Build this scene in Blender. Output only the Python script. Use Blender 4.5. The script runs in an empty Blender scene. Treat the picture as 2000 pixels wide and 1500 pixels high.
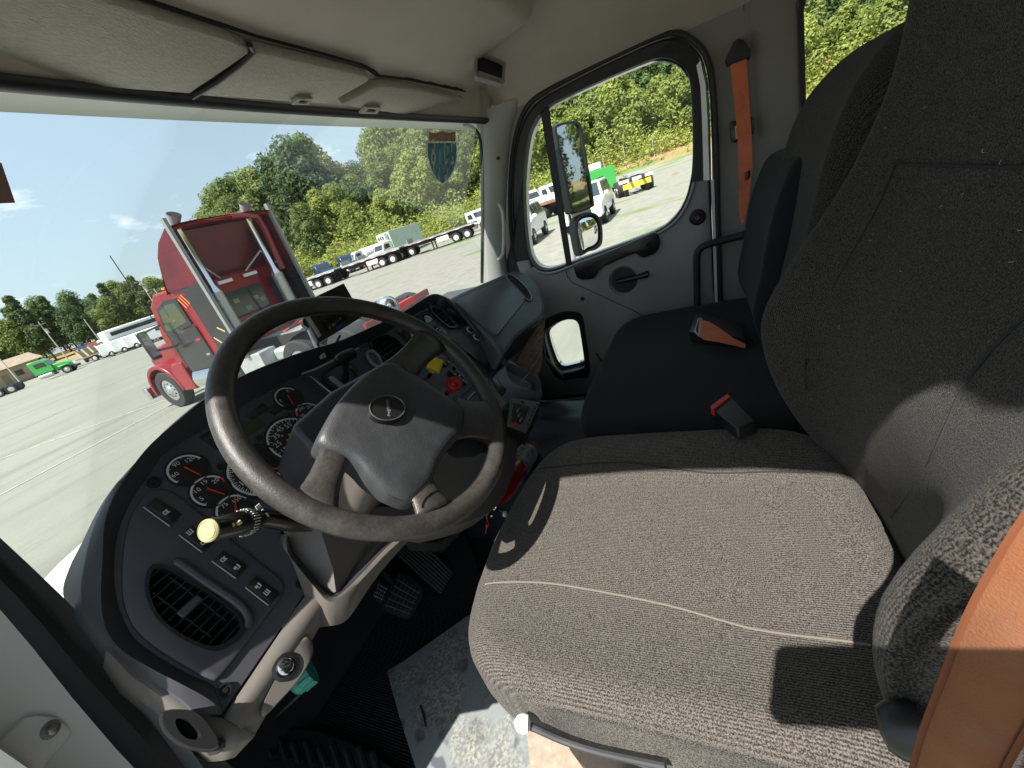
import bpy, bmesh, math, random
from math import sin, cos, pi, radians, sqrt, atan2, tan
from mathutils import Vector, Matrix, noise
V = Vector
scn = bpy.context.scene
COL = scn.collection
# ---------------------------------------------------------------- camera
F, CX, CY = 811.0, 1000.0, 750.0
_a, _p, _r = radians(61.2), radians(22.6), radians(19)
FW = V((sin(_a)*cos(_p), cos(_a)*cos(_p), -sin(_p)))
_rt = V((cos(_a), -sin(_a), 0)); _up = _rt.cross(FW)
RT = _rt*cos(_r) - _up*sin(_r); UP = _rt*sin(_r) + _up*cos(_r)
cam = bpy.data.cameras.new('camera'); cam.sensor_width = 36; cam.lens = F/2000*36
cam.clip_start = 0.01; cam.clip_end = 3000
co = bpy.data.objects.new('camera', cam); COL.objects.link(co)
co.matrix_world = Matrix(((RT.x, UP.x, -FW.x, 0), (RT.y, UP.y, -FW.y, 0), (RT.z, UP.z, -FW.z, 0), (0, 0, 0, 1)))
scn.camera = co
# ---------------------------------------------------------------- sky, sun, exposure
SUN = V((-1, .2, 1.5)).normalized()          # direction towards the sun
SUN_STR, SKY_STR, EXPO = 5.0, .09, 1.15
w = bpy.data.worlds.new("World"); scn.world = w; w.use_nodes = True
nt = w.node_tree; nt.nodes.clear()
N = nt.nodes.new; L = nt.links.new
sky = N('ShaderNodeTexSky'); sky.sky_type = 'NISHITA'; sky.sun_disc = False
sky.sun_elevation = math.asin(SUN.z); sky.sun_rotation = atan2(SUN.x, SUN.y)
sky.air_density = 1.0; sky.dust_density = 2.0; sky.ozone_density = 1.0
tc = N('ShaderNodeTexCoord'); mp = N('ShaderNodeMapping'); mp.inputs['Scale'].default_value = (2.2, 2.2, 6)
no = N('ShaderNodeTexNoise'); no.inputs['Scale'].default_value = 3.1; no.inputs['Detail'].default_value = 7; no.inputs['Roughness'].default_value = .62
cr = N('ShaderNodeValToRGB'); cr.color_ramp.elements[0].position = .57; cr.color_ramp.elements[1].position = .74
hz_ = N('ShaderNodeMixRGB'); hz_.inputs[0].default_value = .6; hz_.inputs[2].default_value = (3.7, 4.7, 5.15, 1)
mx = N('ShaderNodeMixRGB'); mx.inputs[2].default_value = (7.6, 7.8, 7.9, 1)
mm = N('ShaderNodeMath'); mm.operation = 'MULTIPLY'; mm.inputs[1].default_value = .75
bg = N('ShaderNodeBackground'); bg.inputs[1].default_value = SKY_STR
ou = N('ShaderNodeOutputWorld')
L(tc.outputs['Generated'], mp.inputs[0]); L(mp.outputs[0], no.inputs[0]); L(no.outputs[0], cr.inputs[0]); L(cr.outputs[0], mm.inputs[0])
L(mm.outputs[0], mx.inputs[0]); L(sky.outputs[0], hz_.inputs[1]); L(hz_.outputs[0], mx.inputs[1]); L(mx.outputs[0], bg.inputs[0]); L(bg.outputs[0], ou.inputs[0])
sl = bpy.data.lights.new('sun', 'SUN'); sl.energy = SUN_STR; sl.angle = radians(.53); sl.color = (1, .95, .87)
so = bpy.data.objects.new('sun', sl); COL.objects.link(so); so.rotation_euler = SUN.to_track_quat('Z', 'Y').to_euler(); so.location = (0, 0, 30)
vs = scn.view_settings; scn.display_settings.display_device = 'sRGB'
vs.view_transform = 'Standard'; vs.look = 'None'; vs.exposure = EXPO; vs.gamma = 1; vs.use_curve_mapping = False
scn.cycles.max_bounces = 8; scn.cycles.diffuse_bounces = 4; scn.cycles.transparent_max_bounces = 12
scn.cycles.use_denoising = True
# ---------------------------------------------------------------- helpers
def ray(px, py): return (RT*((px-CX)/F) - UP*((py-CY)/F) + FW).normalized()
def on(pl, px, py):
    P0, n = pl; d = ray(px, py); return d*((P0.dot(n))/(d.dot(n)))
def tr(pl, pts): return [on(pl, *q) for q in pts]
def PX(x): return (V((x, 0, 0)), V((1, 0, 0)))
def PY(y): return (V((0, y, 0)), V((0, 1, 0)))
def PZ(z): return (V((0, 0, z)), V((0, 0, 1)))
def off(pl, d): return (pl[0]+pl[1]*d, pl[1])
def cat(pts, n=6, closed=True):
    """catmull-rom through points (any dimension)"""
    P = [V(p) for p in pts]; m = len(P); out = []
    for i in range(m if closed else m-1):
        if closed: a, b, c, d = P[i-1], P[i], P[(i+1) % m], P[(i+2) % m]
        else: a, b, c, d = P[max(i-1, 0)], P[i], P[i+1], P[min(i+2, m-1)]
        for k in range(n):
            t = k/n
            out.append(.5*((2*b)+(c-a)*t+(2*a-5*b+4*c-d)*t*t+(3*b-a-3*c+d)*t**3))
    if not closed: out.append(P[-1].copy())
    return out
def resamp(P, n, closed=True):
    P = [V(p) for p in P]; Q = P+[P[0]] if closed else P
    l = [0]
    for i in range(len(Q)-1): l.append(l[-1]+(Q[i+1]-Q[i]).length)
    T = l[-1]; out = []; j = 0
    for k in range(n):
        s = T*k/(n if closed else n-1)
        while j < len(l)-2 and l[j+1] < s: j += 1
        t = (s-l[j])/max(1e-9, l[j+1]-l[j]); out.append(Q[j].lerp(Q[j+1], min(1, t)))
    return out
def rrect(cx, cy, w, h, r, n=5):
    o = []
    for sx, sy, a0 in ((1, 1, 0), (-1, 1, 90), (-1, -1, 180), (1, -1, 270)):
        for k in range(n+1):
            a = radians(a0+90*k/n); o.append((cx+sx*(w/2-r)+r*cos(a), cy+sy*(h/2-r)+r*sin(a)))
    return o
def basis(n, up=V((0, 0, 1))):
    n = n.normalized(); u = up.cross(n)
    if u.length < 1e-4: u = V((1, 0, 0))
    u.normalize(); return u, n.cross(u), n
def frm(P, n, up=V((0, 0, 1))):
    """matrix: local x,y in the plane, z along n"""
    u, v, n = basis(V(n), up); P = V(P)
    return Matrix(((u.x, v.x, n.x, P.x), (u.y, v.y, n.y, P.y), (u.z, v.z, n.z, P.z), (0, 0, 0, 1)))
class MB:
    def __init__(s, M=None): s.b = bmesh.new(); s.M = M
    def vs(s, pts):
        if s.M is not None: pts = [s.M @ V(p) for p in pts]
        return [s.b.verts.new(p) for p in pts]
    def face(s, pts):
        try: s.b.faces.new(s.vs(pts))
        except ValueError: pass
        return s
    def loft(s, loops, closed=True, cap0=False, cap1=False):
        R = [s.vs(l) for l in loops]
        for a, b in zip(R, R[1:]):
            n = len(a)
            for i in range(n if closed else n-1):
                j = (i+1) % n
                try: s.b.faces.new((a[i], a[j], b[j], b[i]))
                except ValueError: pass
        if cap0: s.b.faces.new(list(reversed(R[0])))
        if cap1: s.b.faces.new(R[-1])
        return s
    def box(s, c, d, rot=None, taper=1.0, ty=None):
        c = V(c); x, y, z = d[0]/2, d[1]/2, d[2]/2; ty = taper if ty is None else ty
        q = [(-x, -y, -z), (x, -y, -z), (x, y, -z), (-x, y, -z)]; t = [(a*taper, b_*ty, z) for a, b_, _ in q]
        R = rot if rot is not None else Matrix.Identity(3)
        return s.loft([[c+R @ V(p) for p in q], [c+R @ V(p) for p in t]], True, True, True)
    def tube(s, path, r, seg=8, caps=True, closed=False):
        P = [V(p) for p in path]; n = len(P); loops = []; prev = None
        for i, p in enumerate(P):
            if closed: t = (P[(i+1) % n]-P[i-1])
            else: t = (P[min(i+1, n-1)]-P[max(i-1, 0)])
            t.normalize()
            if prev is None: u = t.orthogonal().normalized()
            else: u = (prev-t*prev.dot(t)).normalized()
            prev = u; v = t.cross(u); rr = r[i] if isinstance(r, (list, tuple)) else r
            loops.append([p+u*(rr*cos(2*pi*k/seg))+v*(rr*sin(2*pi*k/seg)) for k in range(seg)])
        if closed: loops.append(loops[0])
        return s.loft(loops, True, caps and not closed, caps and not closed)
    def cyl(s, a, b, r, r2=None, seg=16): return s.tube([a, b], [r, r if r2 is None else r2], seg)
    def lathe(s, P, n, prof, seg=24, cap=True):
        u, v, n = basis(V(n)); P = V(P)
        return s.loft([[P+n*h+u*(r*cos(2*pi*k/seg))+v*(r*sin(2*pi*k/seg)) for k in range(seg)] for r, h in prof], True, cap, cap)
    def prism(s, poly, d):
        """poly: planar loop, extruded by vector d (both caps)"""
        d = V(d); return s.loft([poly, [V(p)+d for p in poly]], True, True, True)
    def plate(s, poly, n, t, bev=0.0, back=0.0):
        """loop in a plane, raised by t along n with a bevelled edge"""
        P = [V(p) for p in poly]; n = V(n).normalized(); c = sum(P, V())/len(P)
        def ins(d, h):
            m = len(P); o = []
            for i in range(m):
                e1 = (P[i]-P[i-1]); e2 = (P[(i+1) % m]-P[i])
                if e1.length < 1e-7 or e2.length < 1e-7: o.append(P[i]+n*h); continue
                e1.normalize(); e2.normalize(); w_ = (n.cross(e1)+n.cross(e2))
                if w_.length < 1e-6: w_ = n.cross(e1)
                w_.normalize(); o.append(P[i]+w_*d*s.sg+n*h)
            return o
        ar = V()
        for i in range(len(P)): ar += (P[i-1]-c).cross(P[i]-c)
        s.sg = 1 if ar.dot(n) > 0 else -1
        if bev <= 0: L_ = [[p+n*back for p in P], [p+n*t for p in P]]
        else: L_ = [[p+n*back for p in P], ins(0, t-bev), ins(bev*.3, t-bev*.3), ins(bev, t)]
        return s.loft(L_, True, True, True)
    def dome(s, poly, n, t, steps=6, k=2.4, base=0.0):
        P = [V(p) for p in poly]; n = V(n).normalized(); c = sum(P, V())/len(P)
        L_ = [[p+n*base for p in P]]
        for i in range(steps):
            a = (i/steps)**.8; sc = 1-a*.97; h = t*(1-(1-a)**k)**(1/k) if a < 1 else t
            L_.append([c+(p-c)*sc+n*(base+max(h, t*.0)) for p in P])
        return s.loft(L_, True, True, True)
    def ring(s, A, B, n, t, seg=72, back=0.0, round_=0.0):
        """frame between outer loop A and inner loop B"""
        n = V(n).normalized(); A = resamp(A, seg); B = resamp(B, seg)
        ca = sum(A, V())/seg; cb = sum(B, V())/seg
        if sum(((A[i-1]-ca).cross(A[i]-ca) for i in range(seg)), V()).dot(n)*sum(((B[i-1]-cb).cross(B[i]-cb) for i in range(seg)), V()).dot(n) < 0: B.reverse()
        k = min(range(seg), key=lambda q: sum((A[i]-B[(i+q) % seg]).length for i in range(0, seg, 4)))
        B = [B[(i+k) % seg] for i in range(seg)]
        if round_ > 0:
            L_ = [[p+n*back for p in A], [p+n*(t-round_) for p in A], [A[i].lerp(B[i], .12)+n*t for i in range(seg)],
                  [A[i].lerp(B[i], .88)+n*t for i in range(seg)], [p+n*(t-round_) for p in B], [p+n*back for p in B]]
        else: L_ = [[p+n*back for p in A], [p+n*t for p in A], [p+n*t for p in B], [p+n*back for p in B]]
        L_.append(L_[0]); return s.loft(L_)
    def build(s, name, m, parent=None, ang=35, label=None, kind=None, cat_=None, group=None, bev=0, sub=0, smooth=True):
        b = s.b; bmesh.ops.remove_doubles(b, verts=b.verts, dist=1e-6); bmesh.ops.recalc_face_normals(b, faces=b.faces)
        me = bpy.data.meshes.new(name); b.to_mesh(me); b.free()
        if smooth:
            me.shade_smooth()
            if ang < 180: me.set_sharp_from_angle(angle=radians(ang))
        for q in (m if isinstance(m, (list, tuple)) else [m]): me.materials.append(q)
        o = bpy.data.objects.new(name, me); COL.objects.link(o)
        if bev: md = o.modifiers.new('bevel', 'BEVEL'); md.width = bev; md.segments = 2; md.limit_method = 'ANGLE'; md.angle_limit = radians(40); md.harden_normals = False
        if sub: md = o.modifiers.new('sub', 'SUBSURF'); md.levels = sub; md.render_levels = sub
        if parent is not None:
            o.parent = parent; o.matrix_parent_inverse = parent.matrix_world.inverted() if parent.type != 'EMPTY' or True else Matrix()
        tag(o, label, cat_, group, kind); return o
def tag(o, label=None, cat_=None, group=None, kind=None):
    if label: o['label'] = label
    if cat_: o['category'] = cat_
    if group: o['group'] = group
    if kind: o['kind'] = kind
    return o
def thing(name, label, cat_, loc=(0, 0, 0), rz=0, group=None):
    o = bpy.data.objects.new(name, None); COL.objects.link(o); o.empty_display_size = .1
    o.location = loc; o.rotation_euler = (0, 0, rz); o.matrix_world = Matrix.Translation(V(loc)) @ Matrix.Rotation(rz, 4, 'Z')
    return tag(o, label, cat_, group)
def text(s, M, size, m, parent, name='lettering', ext=.0004, align='CENTER', shear=0, mirror=False, squash=1.0):
    cu = bpy.data.curves.new(name, 'FONT'); cu.body = s; cu.size = size; cu.extrude = ext; cu.align_x = align; cu.align_y = 'CENTER'; cu.shear = shear
    cu.resolution_u = 3
    t = bpy.data.objects.new(name, cu); COL.objects.link(t); bpy.context.view_layer.update()
    me = bpy.data.meshes.new_from_object(t); bpy.data.objects.remove(t)
    me.name = name
    if mirror or squash != 1: me.transform(Matrix.Diagonal((-squash if mirror else squash, 1, 1, 1)))
    me.transform(M); me.materials.clear(); me.materials.append(m)
    o = bpy.data.objects.new(name, me); COL.objects.link(o)
    if parent is not None: o.parent = parent; o.matrix_parent_inverse = parent.matrix_world.inverted()
    return o
def dup(o, parent=None, loc=None, rz=None, label=None, group=None, scale=None):
    c = o.copy(); COL.objects.link(c)
    if parent is not None: c.parent = parent
    if loc is not None: c.location = loc
    if rz is not None: c.rotation_euler = (0, 0, rz)
    if scale is not None: c.scale = scale
    if label: c['label'] = label
    if group: c['group'] = group
    for ch in list(o.children): dup(ch, c)
    return c
def cut(o, cutters):
    """subtract meshes for good (the cutters are removed)"""
    for c in cutters:
        md = o.modifiers.new('cut', 'BOOLEAN'); md.operation = 'DIFFERENCE'; md.object = c; md.solver = 'EXACT'
    bpy.context.view_layer.update()
    me = bpy.data.meshes.new_from_object(o.evaluated_get(bpy.context.evaluated_depsgraph_get()))
    o.modifiers.clear(); o.data = me; me.shade_smooth(); me.set_sharp_from_angle(angle=radians(32))
    for c in cutters: bpy.data.objects.remove(c)
def cutter(poly, n, a, b):
    n = V(n).normalized(); return MB().loft([[p+n*a for p in poly], [p+n*b for p in poly]], True, True, True).build('cutter', M_black)
def texts(items, m, parent, name='numerals'):
    """items: (string, matrix, size) joined into one mesh"""
    vs_, fs = [], []
    for s, M, size in items:
        cu = bpy.data.curves.new(name, 'FONT'); cu.body = s; cu.size = size; cu.align_x = 'CENTER'; cu.align_y = 'CENTER'; cu.resolution_u = 2
        t = bpy.data.objects.new(name, cu); COL.objects.link(t); bpy.context.view_layer.update()
        me = bpy.data.meshes.new_from_object(t); bpy.data.objects.remove(t); me.transform(M); k = len(vs_)
        vs_ += [v.co.copy() for v in me.vertices]; fs += [tuple(k+i for i in p.vertices) for p in me.polygons]
    me = bpy.data.meshes.new(name); me.from_pydata(vs_, [], fs); me.materials.append(m); o = bpy.data.objects.new(name, me); COL.objects.link(o)
    o.parent = parent; o.matrix_parent_inverse = parent.matrix_world.inverted(); return o
# ---------------------------------------------------------------- materials
MATS = {}
def mat(name, c, r=.5, me=0.0, bump=0.0, bs=200.0, var=0.0, vs_=8.0, spec=.5, c2=None, ms=(1, 1, 1), det=3, coat=0, dirt=0.0, sheen=0, kind='noise'):
    if name in MATS: return MATS[name]
    m = bpy.data.materials.new(name); m.use_nodes = True; t = m.node_tree; n = t.nodes.new; l = t.links.new
    p = t.nodes['Principled BSDF']; p.inputs['Base Color'].default_value = (*c, 1); p.inputs['Roughness'].default_value = r; p.inputs['Metallic'].default_value = me
    p.inputs['Specular IOR Level'].default_value = spec; p.inputs['Coat Weight'].default_value = coat
    if sheen: p.inputs['Sheen Weight'].default_value = sheen
    tcx = n('ShaderNodeTexCoord'); mpg = n('ShaderNodeMapping'); mpg.inputs['Scale'].default_value = ms; l(tcx.outputs['Object'], mpg.inputs[0])
    if var or c2:
        nz = n('ShaderNodeTexNoise'); nz.inputs['Scale'].default_value = vs_; nz.inputs['Detail'].default_value = det; nz.inputs['Roughness'].default_value = .65
        l(mpg.outputs[0], nz.inputs[0]); rp = n('ShaderNodeValToRGB'); rp.color_ramp.elements[0].position = .32; rp.color_ramp.elements[1].position = .68
        a = c; b = c2 or tuple(min(1, q*(1+var)) for q in c)
        if not c2: a = tuple(q*(1-var) for q in c)
        rp.color_ramp.elements[0].color = (*a, 1); rp.color_ramp.elements[1].color = (*b, 1)
        l(nz.outputs[0], rp.inputs[0]); src = rp.outputs[0]
        if dirt:
            n2 = n('ShaderNodeTexNoise'); n2.inputs['Scale'].default_value = vs_*5.3; n2.inputs['Detail'].default_value = 6; l(mpg.outputs[0], n2.inputs[0])
            r2 = n('ShaderNodeValToRGB'); r2.color_ramp.elements[0].position = .45; r2.color_ramp.elements[1].position = .75; r2.color_ramp.elements[1].color = (dirt, dirt, dirt, 1); l(n2.outputs[0], r2.inputs[0])
            mi = n('ShaderNodeMixRGB'); mi.inputs[2].default_value = (.30, .27, .22, 1); l(r2.outputs[0], mi.inputs[0]); l(src, mi.inputs[1]); src = mi.outputs[0]
        l(src, p.inputs['Base Color'])
    if bump:
        if kind == 'voro': bz = n('ShaderNodeTexVoronoi'); ob = bz.outputs['Distance']
        elif kind == 'wave': bz = n('ShaderNodeTexWave'); bz.inputs['Distortion'].default_value = .6; ob = bz.outputs['Fac'] if 'Fac' in bz.outputs else bz.outputs[0]
        else: bz = n('ShaderNodeTexNoise'); bz.inputs['Detail'].default_value = 4; ob = bz.outputs[0]
        bz.inputs['Scale'].default_value = bs; l(mpg.outputs[0], bz.inputs[0])
        bp = n('ShaderNodeBump'); bp.inputs['Strength'].default_value = bump; bp.inputs['Distance'].default_value = 1.0/bs*.5
        l(ob, bp.inputs['Height']); l(bp.outputs[0], p.inputs['Normal'])
    MATS[name] = m; return m
def glass(name, tint=(.93, .97, .95), refl=.5, dirt=.0):
    """thin pane: lets light straight through, mirrors a little by angle"""
    m = bpy.data.materials.new(name); m.use_nodes = True; t = m.node_tree; n = t.nodes.new; l = t.links.new; t.nodes.clear()
    tb = n('ShaderNodeBsdfTransparent'); tb.inputs[0].default_value = (*tint, 1); gl = n('ShaderNodeBsdfGlossy'); gl.inputs['Roughness'].default_value = .02
    fr = n('ShaderNodeFresnel'); fr.inputs[0].default_value = 1.45; ml = n('ShaderNodeMath'); ml.operation = 'MULTIPLY'; ml.inputs[1].default_value = refl
    mi = n('ShaderNodeMixShader'); o = n('ShaderNodeOutputMaterial'); l(fr.outputs[0], ml.inputs[0]); l(ml.outputs[0], mi.inputs[0]); l(tb.outputs[0], mi.inputs[1]); l(gl.outputs[0], mi.inputs[2])
    last = mi.outputs[0]
    if dirt:
        nz = n('ShaderNodeTexNoise'); nz.inputs['Scale'].default_value = 5; nz.inputs['Detail'].default_value = 8
        tcx = n('ShaderNodeTexCoord'); l(tcx.outputs['Object'], nz.inputs[0])
        mr = n('ShaderNodeMapRange'); mr.inputs[1].default_value = .3; mr.inputs[2].default_value = .8; mr.inputs[3].default_value = dirt*.5; mr.inputs[4].default_value = dirt*1.6; l(nz.outputs[0], mr.inputs[0])
        df = n('ShaderNodeBsdfTranslucent'); df.inputs[0].default_value = (.75, .8, .78, 1); m2 = n('ShaderNodeMixShader'); l(mr.outputs[0], m2.inputs[0]); l(last, m2.inputs[1]); l(df.outputs[0], m2.inputs[2]); last = m2.outputs[0]
    l(last, o.inputs[0]); return m
M_head = mat('headliner vinyl', (.40, .355, .295), .75, bump=.35, bs=900, var=.06, vs_=5)
M_visor = mat('visor vinyl', (.38, .36, .292), .6, bump=.9, bs=170, var=.10, vs_=60, ms=(1, 3.5, 1))
M_trim = mat('grey door plastic', (.25, .25, .245), .5, bump=.3, bs=1100, var=.08, vs_=6)
M_wallg = mat('grey wall plastic', (.20, .19, .178), .6, bump=.3, bs=900, var=.06, vs_=5)
M_pillar = mat('light grey pillar plastic', (.42, .43, .41), .5, bump=.25, bs=900, var=.05, vs_=5)
M_dash = mat('charcoal dash plastic', (.040, .040, .050), .42, bump=.35, bs=1300, var=.10, vs_=9)
M_dashp = mat('charcoal panel plastic', (.047, .047, .057), .5, bump=.25, bs=1500, var=.07, vs_=9)
M_dasht = mat('slate dash pad', (.055, .063, .072), .5, bump=.4, bs=1000, var=.08, vs_=9)
M_low = mat('warm grey lower plastic', (.105, .094, .085), .5, bump=.3, bs=1100, var=.06, vs_=9)
M_black = mat('black plastic', (.012, .012, .013), .35, bump=.1, bs=900)
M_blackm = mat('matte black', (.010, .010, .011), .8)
M_rubber = mat('black rubber', (.018, .018, .019), .6, bump=.3, bs=300, var=.15, vs_=12)
M_floor = mat('black floor rubber', (.012, .012, .013), .8, bump=.5, bs=260, var=.25, vs_=14)
M_white = mat('white paint', (.80, .81, .82), .3, coat=.4, var=.02, vs_=6)
M_whited = mat('dusty white paint', (.70, .71, .70), .4, var=.06, vs_=9)
M_chrome = mat('chrome', (.75, .76, .78), .12, 1.0)
M_steel = mat('worn steel', (.38, .38, .38), .38, .9, bump=.2, bs=120, var=.2, vs_=30)
M_mirror = mat('mirror glass', (.88, .9, .9), .01, 1.0); M_mirrord = mat('dim mirror glass', (.50, .53, .53), .02, 1.0)
M_print = mat('white print', (.50, .52, .52), .6)
M_red = mat('red needle', (.55, .03, .015), .5)
M_glass = glass('side glass', (.95, .98, .96), .35, .002)
M_wsglass = glass('windscreen glass', (.95, .975, .965), .16, .003)
M_vglass = glass('vehicle glass', (.45, .55, .55), 1.0)
# ================================================================ CAB SHELL
def sm(a, b, x):
    t = max(0, min(1, (x-a)/(b-a))); return t*t*(3-2*t)
def hy(x): return .86-.15*((x-.96)/.84)**2         # windscreen header line
def hz(x): return .362-.05*((x-.96)/.84)**2
def zl(x, y):
    # ceiling height
    e = min(max(0.0, 1.9-x), .55)/.55
    dome = .325+.25*(1-(1-e)**2.2)
    el = min(max(0.0, x-.06), .4)/.4
    dl = .44+.14*(1-(1-el)**2)
    z = min(dome, dl)
    Y = hy(x)
    base = hz(x)+.3*(Y-y); zb = .358+.3*(.86-y); base += (max(zb, base)-base)*sm(Y, Y-.05, y)
    k = sm(1.56, 1.66, x)
    con = .41+.16*max(0, .70-y)+.12*sm(.40, .30, y)
    slope = .41+1.0*max(0, .66-y)
    f = con*(1-k)+slope*k
    f = base if y > .70 else max(base*0+f, .40)
    return min(z, f)
nx, ny = 96, 90; g = MB(); rows = []
for j in range(ny+1):
    row = []
    for i in range(nx+1):
        x = .06+1.84*i/nx; Y = hy(x); y = -.93+(Y+.93)*(j/ny)
        row.append((x, y, zl(x, y)))
    rows.append(row)
g.loft(rows, closed=False)
g.build('headliner', M_head, kind='structure', ang=60)
# outer roof skin
g = MB(); rr = []
for x in [-.01, .0, .05, .2, .5, 1, 1.5, 1.8, 1.95, 1.99, 2.0]:
    e = abs(x-1)/1.0; z = .70-.05*e**4
    rr.append([(x, -1.0, z), (x, 0, z), (x, .5, z), (x, .80, z-.06), (x, hy(x)+.11, .42), (x, hy(x)+.12, .39)])
g.loft(rr, closed=False); g.build('roof', M_white, kind='structure', ang=50)
g = MB(); rr = []
for i in range(25):
    x = .02+1.9*i/24; rr.append([(x, hy(x)+.004, hz(x)+.012), (x, hy(x)+.09, hz(x)+.020), (x, hy(x)+.115, hz(x)+.006), (x, hy(x)+.12, hz(x)+.03)])
g.loft(rr, closed=False); g.build('roof_lip', mat('pale green grey lip', (.46, .49, .42), .5, var=.05), kind='structure', ang=80)
g = MB(); rr = []
for i in range(33):
    x = .10+1.70*i/32
    rr.append([(x, hy(x)-.012, hz(x)+.004), (x, hy(x)-.010, hz(x)-.008), (x, hy(x)+.006, hz(x)-.012), (x, hy(x)+.012, hz(x)+.008)])
g.loft(rr, closed=False); g.build('header_seal', M_black, kind='structure', ang=80)
# ------------------------------------------------ walls
def yz(x, pts): return [V((x, a, b)) for a, b in pts]
def topx(x, pts): return tr(PX(x), pts)
XD = 1.9
DO_t = topx(XD, cat([(1393, 420), (1391, 260), (1382, 135), (1358, 88), (1318, 71), (1267, 86), (1160, 136), (1072, 184), (1034, 216), (1014, 262), (1004, 320), (1001, 400), (1006, 480)], 4, False))
DO = DO_t + yz(XD, [(.93, -.36), (.97, -.6), (.93, -1.0), (.9, -1.04), (.0, -1.04), (-.03, -1.0), (-.03, -.6)])
g = MB(); g.ring([V((XD, q.y, q.z)) for q in resamp(yz(XD, [(-.20, .34), (-.20, -1.10), (1.15, -1.10), (1.08, -.60), (.995, -.345), (.955, -.30), (.76, .30), (.74, .34)]), 160)], DO, V((1, 0, 0)), .08, seg=140)
g.build('side_wall', M_wallg, kind='structure')
g = MB(); hole = [V((XD, a, b)) for a, b in rrect(-.60, .09, .49, .41, .05)]
g.ring(yz(XD, [(-.95, .34), (-.95, -1.10), (-.20, -1.10), (-.20, .34)]), hole, V((1, 0, 0)), .08, seg=100)
g.build('rear_side_wall', M_wallg, kind='structure')
t = thing('rear_side_window', 'fixed side window behind the passenger seat showing trees', 'window', (1.92, -.6, .09))
MB().ring([q+V((-.006, 0, 0)) for q in [V((XD, a, b)) for a, b in rrect(-.60, .09, .515, .435, .06)]], [V((XD-.006, a, b)) for a, b in rrect(-.60, .09, .485, .405, .05)], V((1, 0, 0)), .03, round_=.006).build('rubber_seal', M_rubber, t)
MB().face([V((1.94, a, b)) for a, b in rrect(-.60, .09, .5, .42, .05)]).build('window_glass', M_glass, t)
# trim seam and corner post on the wall behind the door
MB().tube(topx(XD-.003, [(1290, 70), (1360, 38), (1452, -3), (1520, -33)]), .003, 6).build('trim_seam', M_black, kind='structure')
g = MB(); g.loft([[V((XD-.0, y, z)) for z in (.34, -.7)] if False else [V((XD-d, y, .33)), V((XD-d, y, -.75))] for y, d in [(-.215, 0), (-.23, .012), (-.27, .02), (-.31, .018), (-.335, .006), (-.34, 0)]], closed=False)
g.build('wall_rib', M_wallg, kind='structure', ang=80)
# unseen left wall; front edge of the doorway set rearward to shade the dash
LO = [(-.10, -1.02), (-.10, -.5), (-.10, .26), (-.085, .44), (-.03, .515), (.10, .545), (.30, .545), (.45, .525), (.56, .485), (.63, .42), (.675, .31), (.68, .05), (.69, -.2), (.70, -.5), (.70, -.9), (.69, -1.02)]
g = MB(); g.ring(yz(-.015, [(-.95, .69), (-.95, -1.15), (1.15, -1.15), (1.15, -.30), (.92, .69)]), resamp([V((-.015, a, b)) for a, b in LO], 120), V((1, 0, 0)), .0, back=-.03, seg=140)
g.build('left_wall', M_whited, kind='structure')
# back wall with its window
g = MB(); g.ring([V((-.02, -.95, -1.15)), V((2.0, -.95, -1.15)), V((2.0, -.95, .70)), V((-.02, -.95, .70))], [V((a, -.95, b)) for a, b in rrect(1.0, .08, 1.3, .40, .06)], V((0, -1, 0)), .05, seg=100)
g.build('back_wall', M_wallg, kind='structure')
# right outer skin so that no light leaks beside the walls
MB().box((1.99, -.14, .52), (.03, 1.68, .36)).build('roof_side', M_white, kind='structure')
# floor and firewall
MB().box((1.0, .15, -1.09), (2.0, 2.3, .08)).build('floor', M_floor, kind='structure')
g = MB(); g.loft([[V((x, 1.02, -1.05)), V((x, 1.16, -.9)), V((x, 1.24, -.70)), V((x, 1.20, -.46-.12*sm(.6, .1, x))), V((x, 1.0, -.44-.12*sm(.6, .1, x)))] for x in (.06, 1.0, 1.95)], closed=False)
g.build('firewall', M_floor, kind='structure')
# windscreen
def wb(x): return 1.10-.17*((x-.96)/.84)**2
g = MB(); rows = []
for j in range(13):
    tt = j/12
    rows.append([(.10+1.69*i/40, hy(.10+1.69*i/40)*(1-tt)+wb(.10+1.69*i/40)*tt+.01*sin(pi*tt), hz(.10+1.69*i/40)*(1-tt)-(.31+.2*sm(.7, .1, .10+1.69*i/40))*tt) for i in range(41)])
g.loft(rows, closed=False)
ws = thing('windscreen', 'wide windscreen above the dashboard with a little dust on the glass', 'windscreen', (.96, .95, 0))
g.build('windscreen_glass', M_wsglass, ws, ang=180)
edge = cat(tr(PX(1.79), [(905, 243), (925, 250), (937, 270), (941, 320), (942, 420), (941, 552)]), 5, False)
MB().tube(edge, .007, 8).build('rubber_seal', M_black, ws)
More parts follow.
